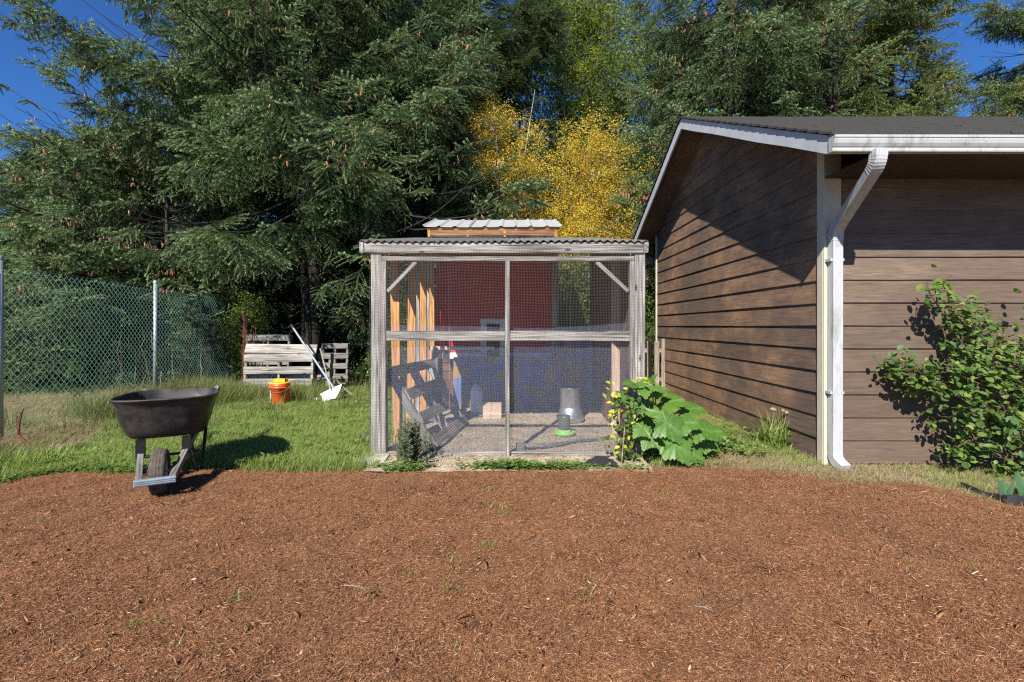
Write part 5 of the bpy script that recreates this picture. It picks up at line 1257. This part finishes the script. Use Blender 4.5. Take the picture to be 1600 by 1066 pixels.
# shrub by the garage wall
sb = thing('garden_shrub', (4.05, 3.75, 0), 'spreading green shrub with round leaves casting shadows on the garage wall', 'shrub')
root = Vector((4.0, 3.78, 0)); clus = [(1447, 450, 24, 22, 3.72, 46), (1475, 485, 28, 22, 3.72, 60), (1520, 510, 50, 32, 3.70, 190), (1560, 535, 40, 30, 3.66, 140), (1425, 572, 34, 26, 3.70, 150), (1470, 590, 42, 28, 3.68, 150), (1540, 590, 55, 34, 3.60, 260), (1600, 590, 40, 50, 3.55, 240), (1560, 650, 60, 42, 3.55, 300), (1520, 690, 42, 30, 3.60, 170), (1600, 690, 40, 44, 3.50, 220), (1650, 620, 50, 90, 3.55, 350), (1605, 470, 14, 40, 3.6, 26), (1545, 722, 25, 14, 3.62, 60)]
stems = MB(); near = []; rest = []
for (px, py, rx_, ry_, Yc, n_) in clus:
    n_ = int(n_*(1.15 if py < 600 else .8)); Yc += .19
    c = at(px, py, Yc); j1 = root.lerp(c, .5)+Vector((rng.normal(0, .05), rng.normal(0, .04), .1)); stems.tube([root+Vector((rng.normal(0, .05), rng.normal(0, .03), 0)), j1, c], [.008, .005, .0025], 6, False)
    tw = []
    for k in range(max(4, n_//14)):
        e = c+Vector((rng.normal(0, .55)*rx_, 0, rng.normal(0, .55)*ry_))*(Yc/F)+Vector((0, rng.normal(0, .07), 0)); e.y = min(e.y, 4.0); tw.append(e); stems.tube([c.lerp(j1, .25*rng.random()), c.lerp(e, .5)+Vector((0,0,.01)), e], [.004, .003, .0015], 4, False)
    for k in range(n_):
        e = tw[int(rng.integers(0, len(tw)))]; p = e+Vector((rng.normal(0, .045), rng.normal(0, .04), rng.normal(0, .045))); p.y = min(p.y, 4.03)
        d = Vector((rng.normal(0, 1), rng.normal(-.3, .8), rng.normal(-.25, .5))); up = Vector((rng.normal(-.1, .45), rng.normal(-.55, .4), 1))
        (near if p.x < 3.95 else rest).append((p, d, up, rng.uniform(.036, .066)))
stems.obj('stems', M['stem'], sb)
near.sort(key=lambda q: -q[3]); rest += near[300:]; near = near[:300]
for i, (p, d, up, s) in enumerate(near): link('leaf', LRG[i % 2], sb, None, ori(p, d, up, s))
LT = [template('round_leaf', LRG[0]), template('oval_leaf', LRG[1])]
X = np.array([tuple(q[1]) for q in rest]); Z = np.array([tuple(q[2]) for q in rest])
scatter('leaves', np.array([tuple(q[0]) for q in rest]), euler_from_xz(X, Z), np.array([q[3] for q in rest]), LT, sb, None, (4.05, 3.75, 0))

# big-leaved plant at the right front post
def lobed(name, m, seed):
    r_ = np.random.default_rng(seed); n_ = 60; v = [(0,0,0)]; rings = 4; f = []
    for k in range(1, rings+1):
        for i in range(n_):
            a = -math.pi+2*math.pi*i/n_; lob = .50+.33*(1-abs(math.sin(2.5*a))**.85)+.24*math.cos(a) + (.04*(1 if i % 2 else -1) if k == rings else 0); q = lob*(1-.72*max(0, abs(a)-2.6)/.54) if abs(a) > 2.6 else lob
            rr = q*k/rings*.62; x_ = rr*math.cos(a)+.0; y_ = rr*math.sin(a)
            z_ = -.22*rr*rr*1.4 + .05*rr*abs(math.sin(2.5*a))*2 - .03*math.cos(i*1.2)*k/rings*.5
            v.append((x_, y_, z_))
    for i in range(n_): f.append((0, 1+i, 1+(i+1) % n_))
    for k in range(rings-1):
        for i in range(n_): a_ = 1+k*n_+i; b_ = 1+k*n_+(i+1) % n_; f.append((a_, a_+n_, b_+n_, b_))
    me = bpy.data.meshes.new(name); me.from_pydata(v, [], [q for q in f]); me.update(); me.shade_smooth(); me.materials.append(m); return me
def squash_mat(m, n, l, p):
    o = tc(n); sep = n.new('ShaderNodeSeparateXYZ'); l.new(o, sep.inputs[0]); f = nz(n, l, o, 9, 5, .6)
    an = math_(n, l, 'ARCTAN2', sep.outputs[1], sep.outputs[0]); v5 = math_(n, l, 'ABSOLUTE', math_(n, l, 'SINE', math_(n, l, 'MULTIPLY', an, 2.5)))
    rad = n.new('ShaderNodeVectorMath'); rad.operation = 'LENGTH'; l.new(o, rad.inputs[0])
    vein = ramp(n, l, math_(n, l, 'MULTIPLY', v5, rad.outputs['Value']), [(.0, (1,1,1)), (.02, (0,0,0))])
    c = ramp(n, l, f, [(.3, (.045,.115,.016)), (.7, (.10,.21,.03))]); c = mix(n, l, ramp(n, l, orand(n), [(0, (0,0,0)), (1, (.5,.5,.5))]), c, (.12,.22,.03)); c = mix(n, l, vein, c, (.15,.28,.08))
    l.new(c, p.inputs['Base Color']); p.inputs['Roughness'].default_value = .45
    tr = n.new('ShaderNodeBsdfTranslucent'); l.new(mix(n, l, .4, c, (.3,.5,.03)), tr.inputs[0]); ms = n.new('ShaderNodeMixShader'); ms.inputs[0].default_value = .3
    l.new(p.outputs[0], ms.inputs[1]); l.new(tr.outputs[0], ms.inputs[2]); l.new(ms.outputs[0], n['Material Output'].inputs[0]); bump(n, l, mix(n, l, .5, f, vein), p, .4, .02)
M['squash'] = mat('veined_broad_leaf', squash_mat)
SQ = [lobed('leaf', M['squash'], i) for i in range(3)]
sq = thing('broad_leaved_plant', gnd(1030, 715), 'large bright green plant with big lobed leaves at the right front post', 'plant'); rt = gnd(1032, 716)
# centre px,py, depth, size px, direction (image right, up), tilt towards camera
LV = [(1000, 640, 4.22, 46, (-.5,-.8), .9), (1048, 668, 4.02, 68, (.45,-.9), 1.0), (1098, 672, 4.10, 62, (.9,-.55), .7), (1062, 702, 3.97, 66, (.5,-.95), 1.1), (1012, 604, 4.2, 52, (.9,.15), .8), (985, 600, 4.2, 34, (-.9,.3), .7), (1000, 672, 4.05, 40, (-.7,-.6), 1.0), (1050, 628, 4.35, 60, (.8,.1), .6), (1080, 640, 4.4, 60, (1,.05), .5), (975, 622, 4.25, 44, (-.9,-.2), .8), (1030, 612, 4.3, 40, (.8,.5), .6), (1040, 694, 4.1, 56, (-.2,-1), .9), (1010, 655, 4.3, 56, (.1,-1), .8), (1108, 694, 4.2, 44, (1,-.5), .7), (1020, 592, 4.22, 26, (.3,.9), .6), (1075, 662, 4.05, 50, (1,-.1), .8), (1030, 650, 4.1, 46, (-.2,-.6), .9), (1085, 712, 4.05, 50, (.6,-.9), .9), (1012, 690, 4.05, 40, (-.6,-.8), .9), (1115, 676, 4.3, 46, (1,.1), .6)]
for i, (px, py, Y, s, (dx_, dz_), tl) in enumerate(LV):
    c = at(px, py, Y); Ls = s*Y/F*.92; d = Vector((dx_, -.45, dz_*.75)); up = Vector((-.1, -tl, 1.0)); Mw = ori(c-Vector((dx_, -.4, dz_*.7)).normalized()*Ls*.18, d, up, Ls)
    lf = link('leaf', SQ[i % 3], sq, None, Mw)
    b = Mw.translation; MB().tube([rt+Vector((rng.normal(0, .03), rng.normal(0, .03), 0)), rt.lerp(b, .55)+Vector((0, .05, .05)), b], [.009, .007, .005], 7, False).obj('leaf_stalk', M['weed'], sq)
# yellow-leaved climber
cl = thing('climbing_vine', gnd(972, 722), 'small climber with bright yellow leaves at the right front corner of the run', 'vine'); mbs = MB(); base = gnd(973, 722)
YL = leafmesh('leaf', OVAL, .3, .2, M['yellow_leaf']); VL = leafmesh('leaf', ROUND, .25, .2, M['vine_leaf'])
for k in range(6):
    e = at(955+8*k, 610+10*rng.random()+14*(k % 3), 4.18+.02*k); mbs.tube([base, base.lerp(e, .5)+Vector((rng.normal(0, .03), -.02, 0)), e], [.005, .004, .002], 5, False)
mbs.obj('stems', M['stem'], cl)
MB().tube([gnd(971, 728), at(976, 668, 4.1)], [.004, .004], 5).obj('dry_cane', M['picket'], cl)
ypts = [(955, 598), (953, 612), (960, 614), (978, 605), (952, 625), (962, 630), (955, 650), (962, 642), (965, 657), (953, 667), (990, 673), (996, 676), (985, 680), (962, 700), (968, 707), (990, 658), (1000, 590), (1005, 596), (995, 594), (966, 620), (958, 680), (972, 696), (984, 700), (970, 640)]
for (px, py) in ypts:
    for _ in range(2):
        p = at(px+rng.normal(0, 2.5), py+rng.normal(0, 2.5), 4.1+rng.normal(0, .03)); link('leaf', YL, cl, None, ori(p, (rng.normal(-.3, 1), rng.normal(-.4, .4), rng.normal(0, .6)), (rng.normal(0, .4), -.8, .8), rng.uniform(.032, .052)))
for _ in range(150):
    p = at(rng.normal(980, 13), rng.uniform(620, 715), 4.15+rng.normal(0, .05)); link('leaf', VL, cl, None, ori(p, (rng.normal(0, 1), rng.normal(-.3, .5), rng.normal(-.3, .6)), (rng.normal(0, .5), -.6, .8), rng.uniform(.03, .05)))
# rosemary-like bush at the left front
rb = thing('rosemary_bush', gnd(640, 726), 'upright grey-green rosemary-like bush in front of the left side of the run', 'bush'); base = gnd(640, 726); mbs = MB(); P, X, Z = [], [], []
for k in range(110):
    e = at(rng.normal(640, 11), rng.uniform(654, 712), 4.1+rng.normal(0, .07)); e.z = max(e.z, .05); b0 = base+Vector((rng.normal(0, .03), rng.normal(0, .03), 0)); mid = b0.lerp(e, .5)+Vector(((e.x-b0.x)*.25, 0, 0)); mbs.tube([b0, mid, e], [.004, .003, .0015], 4, False)
    for j in range(34):
        u_ = .15+.85*j/34; p = b0*(1-u_)**2+mid*2*u_*(1-u_)+e*u_*u_; P.append(tuple(p)); a = rng.uniform(0, 6.28); X.append((math.cos(a), math.sin(a), .9)); Z.append((rng.normal(0, .5), -.5, 1))
mbs.obj('stems', M['stem'], rb)
RL = [template('rosemary_leaf', leafmesh('rosemary_leaf', [(0, .05), (.3, .13), (.7, .12), (1, .01)], .2, .1, M['rosemary']))]
scatter('leaves', np.array(P), euler_from_xz(np.array(X), np.array(Z)), rng.uniform(.026, .042, len(P)), RL, rb, np.zeros(len(P)), tuple(base))
# strappy tuft at the gable wall
st = thing('strappy_plant', gnd(1212, 705), 'clump of strappy green leaves against the foot of the faded side wall', 'plant'); base = gnd(1213, 700)
sp_ = tuft('strap_leaves', M['grass'], 77, 190, .38, .07, .013, 1.5, .9, 5)
o = link('leaves', sp_.data, st, None, Matrix.Translation(base)); stuff(o)
for k in range(4):
    e = base+Vector((rng.normal(0, .05), -.02, .33+.05*rng.random())); MB().tube([base, base.lerp(e, .5)+Vector((.01,0,0)), e], .002, 4).obj('flower_stalk', M['dry_grass'], st)
    MB().lathe([(0, -.02), (.018, -.008), (.02, .005), (0, .02)], 8, e).obj('seed_head', M['dry_grass'], st)
# irises at right edge
for (px, py, hh_, lab) in ((1570, 778, .13, 'bluish young iris leaves left of the black edging end'), (1603, 776, .17, 'bluish iris fan at the right edge of the picture')):
    b = gnd(px, py, .02); t = thing('iris', b, lab, 'plant', 'young irises')
    for k in range(4):
        L = hh_*rng.uniform(.7, 1.1); lm = leafmesh('leaf', [(0, .10), (.3, .13), (.7, .10), (1, .01)], .15, .05, M['iris']); link('leaf', lm, t, None, ori(b+Vector(((k-1.5)*.01, rng.normal(0, .01), 0)), ((k-1.5)*.22, rng.normal(0, .1), 1), (0, -1, .1), L))
# purple-leaved herb beside the left post
t = thing('purple_herb', gnd(572, 690), 'small purple-leaved herb at the left side of the run', 'plant'); P = np.array([tuple(gnd(572, 690)+Vector((rng.normal(0, .05), rng.normal(0, .1), abs(rng.normal(0, .03))))) for _ in range(160)])
scatter('leaves', P, rng.uniform(0, 6, (160, 3)), rng.uniform(.02, .035, 160), [template('herb_leaf', leafmesh('herb_leaf', OVAL, .2, .1, M['purple']))], t, np.zeros(160), tuple(gnd(572, 690)))
# dry reddish stalks at the end of the fence
t = thing('dry_dock_stalks', (-5.15, 8.9, 0), 'tall dry reddish-brown stalks beside the end of the fence', 'plant')
for k in range(9):
    b = Vector((-5.0+rng.normal(0, .05), 9.0+rng.normal(0, .05), 0)); e = b+Vector((rng.normal(0, .1), 0, rng.uniform(1.0, 1.75))); mbk = MB().tube([b, b.lerp(e, .5)+Vector((.03,0,0)), e], [.008, .006, .003], 5)
    for j in range(14): q = b.lerp(e, .35+.6*rng.random()); mbk.tube([q, q+Vector((rng.normal(0, .05), rng.normal(0, .03), .06))], [.005, .003], 4)
    mbk.obj('stalk', M['red_stem'], t)
# fine weeds climbing the fence
t = thing('fence_weeds', (-5.6, 7.8, 0), 'thin dry weed stems tangled in the chain-link fence near the middle post', 'plant')
for k in range(16):
    y0 = rng.uniform(6.6, 9.6); x0 = np.interp(y0, [2.4, 4.97, 7.7, 10.4], [-4.75, -5.27, -5.68, -6.02])+.1; pts = [Vector((x0, y0, 0))]
    for j in range(7): pts.append(pts[-1]+Vector((rng.normal(0, .03), rng.normal(0, .07), rng.uniform(.08, .24))))
    MB().tube(pts, [.005-.0005*j for j in range(8)], 5).obj('stem', M['red_stem' if k % 2 else 'dry_grass'], t)
